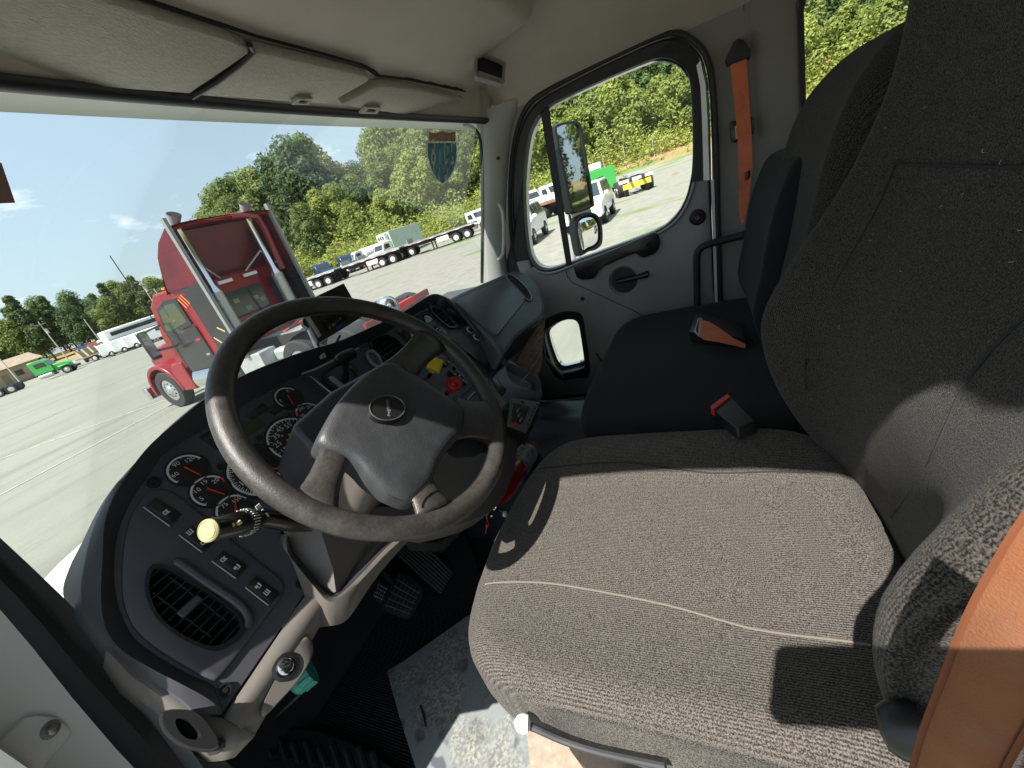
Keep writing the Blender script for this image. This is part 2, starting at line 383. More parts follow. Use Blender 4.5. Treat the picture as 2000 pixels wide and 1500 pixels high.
# right windscreen pillar
g = MB()
e2 = cat(tr(PX(1.79), [(900, 236), (928, 243), (939, 262), (943, 320), (944, 420), (943, 470), (943, 560)]), 5, False)
e4 = cat(tr(PX(1.885), [(1015, 190), (1003, 235), (996, 290), (991, 350), (988, 430), (989, 500), (995, 560)]), 5, False)
e3 = [a.lerp(b, .5)+V((-.018, -.018, 0)) for a, b in zip(e2, e4)]
e35 = [a.lerp(b, .86)+V((-.012, -.012, 0)) for a, b in zip(e2, e4)]
g.loft([e2, [a.lerp(b, .18)+V((-.012, -.008, 0)) for a, b in zip(e2, e4)], e3, e35, e4], closed=False); g.build('windscreen_pillar', M_pillar, kind='structure', ang=70)
h = thing('grab_handle', 'pale grey grab handle screwed to the windscreen pillar', 'grab handle', tuple(on(PX(1.83), 970, 450)))
hp = cat(tr(PX(1.83), [(966, 397), (974, 398), (981, 412), (984, 440), (984, 470), (982, 496), (974, 506), (968, 504)]), 4, False)
MB().tube(hp, .0085, 10).build('grip', M_pillar, h)
for q in ((966, 398), (970, 503)):
    MB().lathe(on(PX(1.835), *q), (-1, -.5, 0), [(.013, 0), (.013, .008), (.006, .012), (.005, .008)], 12).build('screw_cap', M_black, h)
MB().lathe(on(PX(1.82), 973, 309), (-1, -.6, 0), [(.007, 0), (.007, .003)], 12).build('screw_hole', M_black, kind='structure')
# left hinge pillar seal and jamb
sl_ = thing('door_seal', 'thick black rubber seal running down the left door opening', 'door seal', (.1, .8, -.5))
MB().loft([tr(PY(.91-x_), q) for x_, q in ((.130, [(-60, 985), (0, 1050), (56, 1102), (120, 1163), (200, 1246), (300, 1345), (372, 1418), (470, 1515)]),
    (.118, [(-70, 1010), (-14, 1070), (40, 1122), (104, 1188), (186, 1275), (284, 1375), (355, 1448), (440, 1540)]),
    (.104, [(-70, 1025), (-14, 1086), (36, 1136), (96, 1200), (176, 1290), (272, 1390), (340, 1462), (420, 1550)]),
    (.110, [(-80, 1045), (-20, 1112), (28, 1160), (85, 1222), (165, 1318), (256, 1416), (318, 1482), (400, 1570)]),
    (.098, [(-90, 1070), (-30, 1140), (15, 1190), (72, 1256), (150, 1350), (238, 1452), (290, 1510), (380, 1600)]),
    (.09, [(-95, 1085), (-36, 1158), (10, 1210), (66, 1276), (142, 1372), (226, 1470), (280, 1530), (370, 1620)]))], closed=False).build('seal_strip', M_rubber, sl_, ang=50)
JP = (V((.07, .80, -.5)), V((.35, -1, .0)).normalized())
MB().face(tr(JP, [(-120, 1080), (-36, 1150), (10, 1202), (66, 1268), (142, 1364), (226, 1462), (300, 1540), (200, 1750), (-200, 1750)])).build('door_jamb', M_white, kind='structure')
hg = thing('door_hinge', 'white painted door hinge plate with one bolt on the left jamb', 'door hinge', tuple(on(JP, 60, 1450)))
MB().plate(tr(JP, [(-40, 1478), (0, 1443), (44, 1402), (62, 1398), (105, 1402), (130, 1425), (128, 1440), (110, 1460), (92, 1480), (75, 1500), (20, 1560), (-60, 1560)]), JP[1], .007, .002).build('hinge_plate', M_white, hg)
M4 = frm(on(off(JP, .007), 98, 1425), JP[1])
MB(M4).lathe((0, 0, 0), (0, 0, 1), [(.010, 0), (.010, .0015), (.0065, .002)], 20).lathe((0, 0, .0015), (0, 0, 1), [(.0062, 0), (.0062, .005), (.0045, .006)], 6).build('bolt', M_steel, hg)
# ------------------------------------------------ sun visors
VPL = (V((0, .86, .352)), V((0, .3, 1)).normalized())
def visor(px, label, strap=False):
    c = sum(tr(VPL, px), V())/len(px)
    t = thing('sun_visor', label, 'sun visor', tuple(c), group='folded up sun visors')
    P = cat([tuple(q) for q in tr(VPL, px)], 1)
    P = tr(VPL, px)
    MB().plate(P, -VPL[1], .016, .006, back=-.004).build('visor_panel', M_visor, t, ang=50)
    return t
v1 = visor([(-120, 128), (-60, 136), (362, 168), (372, 160), (478, 88), (474, 76), (440, 60), (250, -2), (0, -90), (-180, -150)], 'long folded sun visor on the left above the steering wheel')
v2 = visor([(378, 172), (630, 192), (645, 186), (712, 148), (714, 138), (690, 130), (500, 84), (490, 84)], 'middle sun visor with a small clip, right of the black strap')
v3 = visor([(660, 192), (722, 160), (745, 156), (800, 164), (870, 180), (984, 202), (986, 208), (960, 222), (925, 232), (880, 232), (800, 218), (700, 203)], 'right hand sun visor beside the passenger pillar')
MB().tube([q+V((0, 0, -.016)) for q in tr(VPL, [(478, 66), (484, 80), (455, 108), (410, 142), (362, 170)])], .0055, 8).build('black_strap', M_black, v1)
for vv, q in ((v2, (588, 194)), (v3, (722, 212))):
    x, y = q; MB().ring(tr(off(VPL, -.018), [(x-22, y+6), (x-10, y-6), (x+22, y-5), (x+12, y+7)]), tr(off(VPL, -.018), [(x-11, y+3), (x-5, y-3), (x+13, y-2), (x+7, y+4)]), -VPL[1], .006, seg=24).build('clip', M_visor, vv)
    MB().face(tr(off(VPL, -.0175), [(x-11, y+3), (x-5, y-3), (x+13, y-2), (x+7, y+4)])).build('clip_slot', M_blackm, vv)
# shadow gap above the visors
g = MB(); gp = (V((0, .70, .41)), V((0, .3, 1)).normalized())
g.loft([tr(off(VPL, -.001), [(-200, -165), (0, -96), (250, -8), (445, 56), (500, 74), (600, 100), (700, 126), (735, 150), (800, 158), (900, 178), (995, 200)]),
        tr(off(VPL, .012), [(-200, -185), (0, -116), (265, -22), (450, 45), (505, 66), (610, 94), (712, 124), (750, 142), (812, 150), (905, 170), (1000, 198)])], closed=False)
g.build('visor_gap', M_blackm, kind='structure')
# dark reading lamp set in the end of the overhead console
VE = (V((1.72, .60, .43))*.90, V((-.78, -.62, .08)).normalized())
lp = thing('overhead_lamp', 'small dark rectangular lamp set in the end of the overhead console', 'lamp', tuple(VE[0]))
ol = [(928, 104), (932, 100), (984, 120), (988, 126), (985, 162), (980, 166), (930, 152), (926, 147)]
il = [(933, 108), (936, 106), (980, 124), (983, 128), (980, 156), (976, 160), (936, 147), (932, 143)]
MB().ring(tr(VE, ol), tr(VE, il), VE[1], .006, seg=40, back=-.02, round_=.002).build('bezel', M_wallg, lp)
MB().face(tr(off(VE, -.008), ol)).build('lens', mat('dark lens', (.004, .004, .005), .15), lp)
MB().plate(tr(off(VE, -.006), [(934, 138), (980, 154), (978, 159), (935, 146)]), VE[1], .002, .0005).build('lens_bar', M_trim, lp)
# ================================================================ OUTSIDE
GZ = -2.15
rnd = random.Random(7)
def pol(az, d, z=0.0): a = radians(az); return V((d*sin(a), d*cos(a), z))
def gp(px, py, h=0.0): return on(PZ(GZ+h), px, py)
def lotR(az):
    if az < 28: return 190
    if az < 36: return 190-(190-74)*sm(28, 36, az)
    return 74
def th(x, y):
    d = sqrt(x*x+y*y); az = math.degrees(atan2(x, y))
    if az < -90: az += 360
    R = lotR(az) if az > 0 else 190
    k = sm(R, R+55, d); hh = 9.0 if az > 42 else (3.0+6.0*sm(30, 38, az))
    b = .9*sm(R-3, R+4, d)
    return GZ+b+hh*k+k*1.2*noise.noise(V((x*.03, y*.03, 0)))
g = MB(); rows = []
rs = [0, 3, 6, 9, 12, 16, 20, 26, 32, 40, 48, 56, 64, 70, 74, 78, 82, 88, 95, 104, 114, 126, 140, 160, 185, 195, 210, 240, 280, 340, 450, 700, 1500]
for r_ in rs:
    rows.append([(r_*sin(radians(a))+1e-4*a, r_*cos(radians(a)), th(r_*sin(radians(a)), r_*cos(radians(a))) if r_ < 900 else GZ+6) for a in range(0, 361, 3)])
g.loft(rows, closed=False)
m = bpy.data.materials.new('lot ground'); m.use_nodes = True; t = m.node_tree; n = t.nodes.new; l = t.links.new; p = t.nodes['Principled BSDF']; p.inputs['Roughness'].default_value = .9
tc = n('ShaderNodeTexCoord'); sx = n('ShaderNodeSeparateXYZ'); l(tc.outputs['Object'], sx.inputs[0])
def ns(scale, det=5, ro=.6, msc=(1, 1, 1), rot=0):
    mp = n('ShaderNodeMapping'); mp.inputs['Scale'].default_value = msc; mp.inputs['Rotation'].default_value = (0, 0, rot); l(tc.outputs['Object'], mp.inputs[0])
    q = n('ShaderNodeTexNoise'); q.inputs['Scale'].default_value = scale; q.inputs['Detail'].default_value = det; q.inputs['Roughness'].default_value = ro; l(mp.outputs[0], q.inputs[0]); return q.outputs[0]
def ramp(s, a, b, ca=(0, 0, 0, 1), cb=(1, 1, 1, 1)):
    q = n('ShaderNodeValToRGB'); q.color_ramp.elements[0].position = a; q.color_ramp.elements[1].position = b; q.color_ramp.elements[0].color = ca; q.color_ramp.elements[1].color = cb; l(s, q.inputs[0]); return q.outputs[0]
def mixc(f, a, b):
    q = n('ShaderNodeMixRGB'); l(f, q.inputs[0])
    for i, c in ((1, a), (2, b)):
        if isinstance(c, tuple): q.inputs[i].default_value = c
        else: l(c, q.inputs[i])
    return q.outputs[0]
def mth(op, a, b):
    q = n('ShaderNodeMath'); q.operation = op
    for i, c in ((0, a), (1, b)):
        if isinstance(c, (int, float)): q.inputs[i].default_value = c
        else: l(c, q.inputs[i])
    return q.outputs[0]
pav = ramp(ns(.35, 8, .7), .3, .7, (.160, .166, .140, 1), (.21, .215, .18, 1))
pav = mixc(ramp(ns(.9, 6, .6, (.12, 1, 1), -.35), .55, .66), pav, (.135, .14, .12, 1))
pav = mixc(ramp(ns(14, 3, .7), .62, .70), pav, (.12, .125, .11, 1))
pav = mixc(ramp(ns(3.5, 12, .8), .35, .7), mixc(ramp(ns(1.1, 5, .6), .66, .74), pav, (.105, .105, .095, 1)), (.225, .225, .195, 1)) if 0 else mixc(mth('MULTIPLY', ramp(ns(26, 12, .85), .40, .62), .35), mixc(mth('MULTIPLY', ramp(ns(.7, 6, .7), .60, .72), .45), pav, (.09, .09, .08, 1)), (.25, .245, .21, 1))
# gravel to the right, further than about 18 m
grv = ramp(ns(2.2, 10, .8), .35, .66, (.17, .17, .145, 1), (.28, .27, .235, 1))
grv = mixc(ramp(ns(.18, 6, .6, (1, .35, 1), .5), .60, .66), grv, (.12, .18, .045, 1))
grv = mixc(ramp(ns(.5, 4, .6, (.15, 1, 1), -.1), .63, .70), grv, (.19, .15, .10, 1))
side = mth('SUBTRACT', mth('ADD', sx.outputs[0], mth('MULTIPLY', ns(.2), 8.0)), mth('MULTIPLY', sx.outputs[1], .45))
c1 = mixc(ramp(mth('DIVIDE', side, 40.0), .30, .36), pav, grv)
# bank and undergrowth soil beyond the lot
soil = mixc(ramp(ns(.10, 6, .65), .45, .55), (.15, .19, .05, 1), (.34, .19, .10, 1))
hgt = mth('SUBTRACT', sx.outputs[2], GZ)
col = mixc(ramp(mth('ADD', hgt, mth('MULTIPLY', ns(.3), .8)), .75, .95), c1, soil)
l(col, p.inputs['Base Color'])
bp = n('ShaderNodeBump'); bp.inputs['Strength'].default_value = .5; bp.inputs['Distance'].default_value = .02; l(ns(9, 8, .8), bp.inputs['Height']); l(bp.outputs[0], p.inputs['Normal'])
g.build('ground', m, kind='structure', ang=180)
# painted parking lines
M_line = mat('worn road paint', (.36, .36, .30), .8, var=.25, vs_=6)
for a, b, wd in (((-260, 990), (332, 778), .08), ((-260, 1105), (348, 782), .08), ((-100, 900), (150, 790), .09)):
    A = gp(*a, .006); B = gp(*b, .006); d = (B-A).normalized(); s_ = V((-d.y, d.x, 0))*wd/2
    MB().prism([A-s_, A+s_, B+s_, B-s_], (0, 0, .004)).build('painted_line', M_line, kind='structure')
A = [gp(*q, .006) for q in ((-60, 905), (62, 903), (-60, 955))]
# ------------------------------------------------ trees
def leafmat(name, c, c2, tl=.3):
    m = bpy.data.materials.new(name); m.use_nodes = True; t = m.node_tree; n = t.nodes.new; l = t.links.new; p = t.nodes['Principled BSDF']; p.inputs['Roughness'].default_value = .65
    p.inputs['Specular IOR Level'].default_value = .25
    tc = n('ShaderNodeTexCoord'); oi = n('ShaderNodeObjectInfo'); nz = n('ShaderNodeTexNoise'); nz.inputs['Scale'].default_value = .55; nz.inputs['Detail'].default_value = 5; l(tc.outputs['Object'], nz.inputs[0])
    ad = n('ShaderNodeMath'); ad.operation = 'MULTIPLY_ADD'; ad.inputs[1].default_value = .35; l(oi.outputs['Random'], ad.inputs[0]); l(nz.outputs[0], ad.inputs[2])
    rp = n('ShaderNodeValToRGB'); rp.color_ramp.elements[0].position = .40; rp.color_ramp.elements[1].position = .88; rp.color_ramp.elements[0].color = (*c, 1); rp.color_ramp.elements[1].color = (*c2, 1); l(ad.outputs[0], rp.inputs[0])
    tb = n('ShaderNodeBsdfTranslucent'); mi = n('ShaderNodeMixShader'); mi.inputs[0].default_value = tl; l(rp.outputs[0], tb.inputs[0]); l(rp.outputs[0], p.inputs['Base Color'])
    o = t.nodes['Material Output']; l(p.outputs[0], mi.inputs[1]); l(tb.outputs[0], mi.inputs[2]); l(mi.outputs[0], o.inputs[0]); return m
M_lf = [leafmat('broadleaf', (.085, .13, .038), (.25, .31, .095), .42), leafmat('dark leaf', (.055, .095, .04), (.145, .205, .075), .38), leafmat('yellow leaf', (.15, .20, .045), (.34, .39, .10), .42), leafmat('far leaf', (.045, .08, .03), (.09, .135, .045))]
M_bark = mat('bark', (.12, .095, .07), .9, var=.3, vs_=3)
def crown_mesh(name, mtl, H, W, nb, leafs, s0, s1, cone=False, seed=1):
    R = random.Random(seed); vs_, fs = [], []
    blobs = []
    for i in range(nb):
        f = (i+.5)/nb; z = H*(.22+.74*f)
        rad = W*.5*((1.05-f) if cone else (.35+.65*sin(pi*min(1, .15+f*.85))))
        a = i*2.4+R.random(); q = rad*(.25 if f > .85 else .62)
        br = W*(.20+.14*R.random())*(1 if not cone else 1.1-.6*f)
        blobs.append((V((q*cos(a), q*sin(a), z)), V((br, br, br*(.75+.3*R.random())))))
    for k in range(leafs):
        c, r = blobs[R.randrange(nb)]
        d = V((R.gauss(0, 1), R.gauss(0, 1), R.gauss(0, 1)+.25)).normalized(); rr = R.random()**.35
        P = c+V((d.x*r.x, d.y*r.y, d.z*r.z))*rr*(1+.22*noise.noise(d*2.1+c))
        nn = (d+V((R.gauss(0, .55), R.gauss(0, .55), R.gauss(0, .55)+.3))).normalized()
        u = nn.orthogonal().normalized(); u = (Matrix.Rotation(R.random()*6.28, 3, nn) @ u); v_ = nn.cross(u); s_ = s0+(s1-s0)*R.random()
        i0 = len(vs_); vs_ += [P-u*s_, P+v_*s_*.55-u*s_*.1, P+u*s_, P-v_*s_*.6+u*s_*.15]; fs.append((i0, i0+1, i0+2, i0+3))
    me = bpy.data.meshes.new(name); me.from_pydata(vs_, [], fs); me.materials.append(mtl); return me
CR = [crown_mesh('crown', M_lf[0], 14, 8.5, 15, 9500, .17, .38, seed=1), crown_mesh('crown', M_lf[0], 13, 7.5, 13, 9000, .16, .36, seed=2), crown_mesh('crown', M_lf[1], 15, 7.5, 17, 9500, .17, .36, seed=3),
      crown_mesh('crown', M_lf[2], 10, 7, 11, 8000, .15, .33, seed=4), crown_mesh('crown', M_lf[1], 17, 6.4, 20, 9000, .17, .36, cone=True, seed=5)]
def trunk_mesh():
    g = MB(); g.tube([(0, 0, -.6), (.1, 0, 3), (0, .1, 7), (.1, .1, 11)], [.26, .2, .14, .05], 7)
    for a in (0, 1.3, 2.7, 4.1, 5.2): g.tube([(0, 0, 3.5+a*.6), (cos(a)*1.3, sin(a)*1.3, 5+a*.7), (cos(a)*2.3, sin(a)*2.3, 7+a*.6)], [.1, .07, .03], 5)
    bmesh.ops.recalc_face_normals(g.b, faces=g.b.faces); me = bpy.data.meshes.new('trunk'); g.b.to_mesh(me); me.materials.append(M_bark); return me
TK = trunk_mesh()
KIND = ['spreading green broadleaf tree', 'tall narrow-headed green tree', 'dark green dense tree', 'low yellow-green tree', 'dark conical tree']
def tree(az, d, k, s, label=None, group='trees of the wood on the bank', nm='tree'):
    P = pol(az, d); P.z = th(P.x, P.y)-.2
    t = bpy.data.objects.new(nm, None); COL.objects.link(t); t.location = P; t.rotation_euler = (0, 0, rnd.random()*6.28); t.scale = (s, s, s*(.9+.2*rnd.random()))
    tag(t, label or KIND[k]+' in the thick wood on the bank behind the yard', 'tree', group)
    for n_, me in (('crown', CR[k]), ('trunk', TK)):
        o = bpy.data.objects.new(n_, me); COL.objects.link(o); o.parent = t
def top(az):     # wanted elevation of the tree tops
    pts = [(30, 5), (33, 7.0), (35, 8.6), (37.5, 10.2), (39.5, 9.4), (41, 8.4), (43.2, 8.8), (44.5, 11.8), (47, 12.4), (48.5, 9.6), (52, 10), (55, 11.2), (58, 12.5), (63, 13), (80, 13), (88, 12), (100, 11.2), (104, 9.8), (106, 11), (130, 12)]
    for (a, b), (c, d) in zip(pts, pts[1:]):
        if a <= az <= c: return b+(d-b)*(az-a)/(c-a)
    return 12
for row, (dd, st) in enumerate([(93, 3.3), (101, 3.1), (112, 3.0), (126, 3.2)]):
    az = 34.5+row*.9 if row < 2 else 33+row
    while az < (124 if row < 3 else 112):
        d = dd+rnd.uniform(-3, 3); a = az+rnd.uniform(-.7, .7); z = th(*pol(a, d).xy)
        need = tan(radians(top(a)))*d-z; k = rnd.choice([0, 0, 1, 2, 0, 1, 2, 4]) if row else rnd.choice([3, 3, 0, 1, 3])
        hh = need*(.62, .84, 1.0, 1.0)[row]*rnd.uniform(.86, 1.04); hh = min(hh, 21)
        tree(a, d, k, max(.55, hh/(14.3, 13.2, 15.2, 10.2, 17.5)[k]))
        az += st*rnd.uniform(.8, 1.2)
for az in (130, 137, 144, 151, 158, 165, 172, 180, 188, 196):
    for d in (84, 98): tree(az+rnd.uniform(-2, 2), d, rnd.choice([0, 1, 2]), 1.2+rnd.random()*.4)
tree(45.9, 104, 2, 1.40, 'tallest dark tree of the wood, behind the red truck fairing on its right', 'landmark trees')
tree(37.4, 150, 2, 1.45, 'rounded dark tree standing out above the red truck fairing', 'landmark trees')
tree(35.2, 152, 0, 1.25, 'broad green tree rising just above the red truck fairing', 'landmark trees')
for a_, d_, k_, s_ in ((38.2, 118, 0, 1.12), (39.6, 124, 2, 1.22), (41.0, 116, 0, 1.16), (42.2, 122, 1, 1.22), (43.4, 112, 2, 1.15), (44.4, 118, 0, 1.3), (47.4, 108, 0, 1.3), (36.6, 126, 1, 1.2)): tree(a_, d_, k_, s_)
# far wood on the left
for d, st in ((205, 1.35), (222, 1.5), (240, 1.6)):
    az = 2.0
    while az < 36:
        h = (13 + 5*noise.noise(V((az*.35, d*.1, 3))))*(1.0 if d < 230 else 1.25); k = rnd.choice([0, 2, 1, 4, 0])
        if 17.5 < az < 21: h *= 1.18; k = rnd.choice([4, 2, 4])
        tree(az+rnd.uniform(-.4, .4), d+rnd.uniform(-6, 6), k, h/14.0, KIND[k]+' in the far wood at the left end of the yard', 'trees of the far wood')
        az += st*rnd.uniform(.8, 1.2)
# undergrowth on the bank
R = random.Random(3); vs_, fs = [], []; mi_ = []
for k in range(7000):
    az = 36+R.random()*88; 
    if R.random() < .06: az = R.uniform(120, 190)
    rr = lotR(az)+1.5+R.random()**1.6*26; P = pol(az, rr)
    if noise.noise(V((P.x*.09, P.y*.09, 5))) < -.10 and rr < lotR(az)+9 and az > 74: continue
    if 77 < az < 100 and rr < lotR(az)+8.5 and R.random() < .93: continue
    P.z = th(P.x, P.y); hb = (1.1+4.6*max(0, noise.noise(V((P.x*.16, P.y*.16, 1)))+.35))*min(1, (rr-lotR(az))/6+.35); sz = .5+R.random()*.9
    for j in range(20):
        d = V((R.gauss(0, .5)*sz, R.gauss(0, .5)*sz, abs(R.gauss(.55, .4))*hb)); nn = V((R.gauss(0, .7), R.gauss(0, .7), 1)).normalized()
        u = nn.orthogonal().normalized(); u = Matrix.Rotation(R.random()*6.28, 3, nn) @ u; v_ = nn.cross(u); s_ = .11+.22*R.random(); Q = P+d
        i0 = len(vs_); vs_ += [Q-u*s_, Q+v_*s_*.6, Q+u*s_, Q-v_*s_*.6]; fs.append((i0, i0+1, i0+2, i0+3)); mi_.append(0 if k % 3 else 1)
me = bpy.data.meshes.new('undergrowth'); me.from_pydata(vs_, [], fs); me.materials.append(leafmat('brush leaf', (.20, .25, .05), (.40, .44, .12), .45)); me.materials.append(M_lf[2]); me.polygons.foreach_set('material_index', mi_)
o = bpy.data.objects.new('undergrowth', me); COL.objects.link(o); o['kind'] = 'stuff'
# ================================================================ PASSENGER DOOR
dr = thing('passenger_door', 'closed grey passenger door with its main window, vent window and lower window', 'door', (1.92, .4, -1.0))
nX = V((-1, 0, 0))
GO = topx(XD, cat([(1024, 360), (1029, 300), (1037, 258), (1054, 224), (1078, 204), (1150, 169), (1230, 134), (1290, 112), (1318, 113), (1337, 130), (1348, 165), (1352, 230), (1353, 300), (1349, 350), (1335, 398), (1310, 432), (1280, 452), (1210, 479), (1130, 508), (1080, 525), (1058, 525), (1043, 515), (1033, 490), (1026, 430)], 4))
DI = [q*1 for q in DO]
cD = sum(DI, V())/len(DI); DI = [cD+(q-cD)*.985 for q in resamp(DI, 140)]
fr_ = MB().ring(DI, GO, nX, .018, seg=140, back=-.03, round_=.006).build('door_frame', M_rubber, dr)
LW = topx(XD, cat([(1068, 652), (1080, 634), (1104, 621), (1122, 619), (1132, 626), (1137, 648), (1144, 700), (1141, 712), (1122, 718), (1102, 722), (1092, 718), (1082, 700)], 4))
low = tr(PX(XD), [(1018, 528), (1012, 510), (1016, 508), (1035, 506), (1040, 520), (1056, 530), (1080, 530), (1130, 513), (1210, 484), (1288, 455), (1316, 434), (1338, 402), (1351, 368), (1357, 354), (1383, 351), (1387, 420), (1392, 560)])
low += yz(XD, [(-.02, -.9), (.0, -1.0), (.85, -1.0), (.93, -.9), (.93, -.40)])
tp = MB().plate(low, nX, .030, .008, back=.002).build('trim_panel', M_trim, dr, ang=40)
skin = MB().ring(DI, GO, nX, -.03, seg=140, back=-.07).build('door_skin', M_white, dr)
cup_c = on(PX(XD-.02), 1219, 548)
dish = MB().lathe(cup_c+V((-.012, 0, 0)), nX, [(.005, -.030), (.040, -.026), (.062, -.010), (.074, .012), (.078, .05)], 32).build('cutter', M_black)
cut(tp, [dish, cutter(LW, nX, -.1, .1)]); cut(fr_, [cutter(LW, nX, -.1, .1)]); cut(skin, [cutter(LW, nX, -.1, .1)])
lo2 = topx(XD, cat([(1050, 648), (1062, 624), (1098, 606), (1124, 604), (1140, 612), (1146, 645), (1155, 725), (1130, 732), (1100, 736), (1080, 716)], 4))
MB().ring([q+V((-.028, 0, 0)) for q in lo2], [q+V((-.028, 0, 0)) for q in LW], nX, .018, seg=60, back=-.01, round_=.008).build('lower_window_frame', M_black, dr)
MB().ring([q+V((.02, 0, 0)) for q in LW], [q*1+V((.02, (q.y-.66)*-.1, (q.z+.7)*-.1)) for q in LW], nX, .006, seg=40, back=-.02).build('lower_window_trim', M_chrome, dr)
MB().face([q+V((.03, 0, 0)) for q in LW]).build('lower_window_glass', M_glass, dr)
MB().face([q+V((.015, 0, 0)) for q in GO]).build('window_glass', M_glass, dr)
# dark division bar of the vent window
MB().loft([tr(PX(1.885), [(1056, 222), (1072, 208), (1117, 515), (1106, 519)]), tr(PX(1.91), [(1056, 222), (1072, 208), (1117, 515), (1106, 519)])], True, True, True).build('division_bar', M_rubber, dr, bev=.002)
# painted door edge seen past the rubber
wl = topx(XD-.012, cat([(1040, 222), (1076, 194), (1162, 152), (1268, 100), (1318, 82), (1350, 96), (1372, 135), (1381, 210), (1384, 300), (1386, 350)], 4, False))
MB().loft([wl, [q+V((-.004, (.004 if i > 20 else 0)*-1, -.006 if i < 22 else -.002)) for i, q in enumerate(wl)]], closed=False).build('painted_edge', M_whited, dr)
we = topx(XD-.02, [(1388, 352), (1392, 460), (1396, 590)])
MB().loft([we, [q+V((0, -.011, 0)) for q in we]], closed=False).build('painted_edge', M_whited, dr)
sl2 = thing('door_seal', 'black rubber seal round the passenger door opening', 'door seal', (1.9, .3, .3))
op = cat([tuple(q+V((-.012, -.0, 0))) for q in DO_t], 1, False)
tube_ = topx(XD-.012, cat([(1408, 590), (1403, 460), (1399, 300), (1392, 170), (1380, 112), (1355, 80), (1318, 64), (1267, 78), (1160, 128), (1070, 176), (1030, 208), (1009, 258), (999, 320), (996, 400), (1001, 480), (1012, 520)], 5, False))
MB().tube(tube_, .0095, 8).build('seal_strip', M_rubber, sl2)
MB().loft([tr(PX(XD-.020), [(1360, 128), (1368, 170), (1371, 230), (1373, 300), (1374, 352)]), tr(PX(XD-.0205), [(1368, 118), (1378, 165), (1382, 230), (1384, 300), (1386, 352)])], closed=False).build('painted_edge', M_white, dr)
# door furniture
bx_ = tr(PX(XD-.031), [(1121, 522), (1128, 516), (1200, 487), (1278, 452), (1283, 455), (1290, 470), (1287, 484), (1278, 494), (1258, 503), (1250, 500), (1242, 494), (1230, 497), (1180, 519), (1170, 528), (1165, 538), (1158, 543), (1138, 546), (1127, 540)])
gb = MB().plate(bx_, nX, .014, .004, back=-.004).build('pull_bracket', M_black, dr)
for q in ((1142, 528), (1267, 478)): MB().lathe(on(PX(XD-.045), *q), nX, [(.011, 0), (.011, .0025), (.006, .003), (.005, .001)], 16).build('screw_cap', M_blackm, gb)
lv = on(PX(XD-.045), 1262, 537); le = on(PX(XD-.05), 1204, 551)
hd = MB().tube([lv+V((.03, 0, 0)), lv, lv.lerp(le, .3), lv.lerp(le, .7), le, le.lerp(lv, -.04)], [.016, .014, .0115, .011, .010, .004], 12).build('latch_lever', M_black, dr)
MB().plate(cat([tuple(q) for q in tr(PX(XD+.004), [(1245, 528), (1262, 520), (1272, 530), (1270, 550), (1258, 560), (1246, 556)])], 3), nX, .006, .001).build('latch_recess', M_blackm, dr)
kn = on(PX(XD-.03), 1362, 424)
MB().lathe(kn, nX, [(.030, 0), (.030, .004), (.024, .006), (.021, .002), (.018, .002), (.016, .016), (.010, .022)], 24).build('window_winder_hub', M_black, dr)
MB().lathe(on(PX(XD-.03), 1138, 583), nX, [(.010, 0), (.010, .003), (.005, .004)], 16).build('plug', M_black, dr)
MB().tube([q+V((-.001, 0, 0)) for q in tr(PX(XD-.03), [(1104, 522), (1108, 540), (1118, 552), (1160, 571), (1236, 606), (1300, 640)])], .0018, 6).build('panel_seam', M_black, dr)
MB().tube(cat(tr(PX(XD-.035), [(1163, 690), (1168, 694), (1172, 702), (1180, 708)]), 3, False), .004, 6).build('hook', M_black, dr)
for q in ([(1304, 455), (1312, 460), (1316, 480), (1320, 494)], [(1278, 550), (1285, 556), (1294, 564)], [(1315, 452), (1320, 470)]):
    MB().tube(tr(PX(XD-.0305), q), .0009, 4).build('scuff_mark', mat('pale scuff', (.30, .30, .29), .8), dr)
sillp = tr(PX(XD-.032), [(1108, 532), (1135, 514), (1210, 486), (1284, 457), (1320, 432), (1345, 395), (1360, 352), (1383, 350), (1378, 385), (1362, 402), (1335, 430), (1290, 455), (1278, 450), (1200, 482), (1125, 514)])
MB().tube(topx(XD-.034, cat([(1040, 523), (1058, 533), (1085, 532), (1130, 514), (1210, 485), (1286, 456), (1322, 430), (1344, 395), (1356, 356)], 4, False)), .006, 8).build('sill_strip', mat('satin grey plastic', (.24, .25, .26), .35), dr)
rl = thing('grab_rail', 'bent black grab rail beside the passenger seat at the door', 'grab rail', (1.80, -.05, -.6))
MB().tube(cat(tr(PX(1.80), [(1362, 600), (1361, 540), (1361, 502), (1366, 488), (1378, 479), (1410, 470), (1460, 457)]), 4, False), .0135, 12).build('bent_tube', M_rubber, rl)
# ------------------------------------------------ outside mirror of this truck
nm_ = V((-.60, -.80, .04)).normalized()
mr_ = thing('side_mirror', 'tall door mirror with a round-cornered convex mirror below it', 'mirror', tuple(on(PX(2.4), 1125, 330)))
mp1 = (on(PX(2.42), 1120, 330), nm_); mp2 = (on(PX(2.42), 1148, 455), nm_)
mo = tr(mp1, cat([(1081, 258), (1088, 243), (1104, 239), (1122, 238), (1134, 246), (1141, 290), (1158, 392), (1155, 405), (1140, 412), (1122, 416), (1112, 410), (1100, 350)], 3))
mi2 = tr(mp1, cat([(1086, 260), (1091, 248), (1105, 243), (1120, 243), (1129, 250), (1136, 290), (1153, 392), (1150, 401), (1138, 407), (1122, 411), (1116, 404), (1105, 350)], 3))
MB().ring(mo, mi2, nm_, .012, seg=48, back=-.04, round_=.004).build('mirror_frame', M_black, mr_); MB().face([q+nm_*.002 for q in mi2]).build('mirror_glass', M_mirrord, mr_)
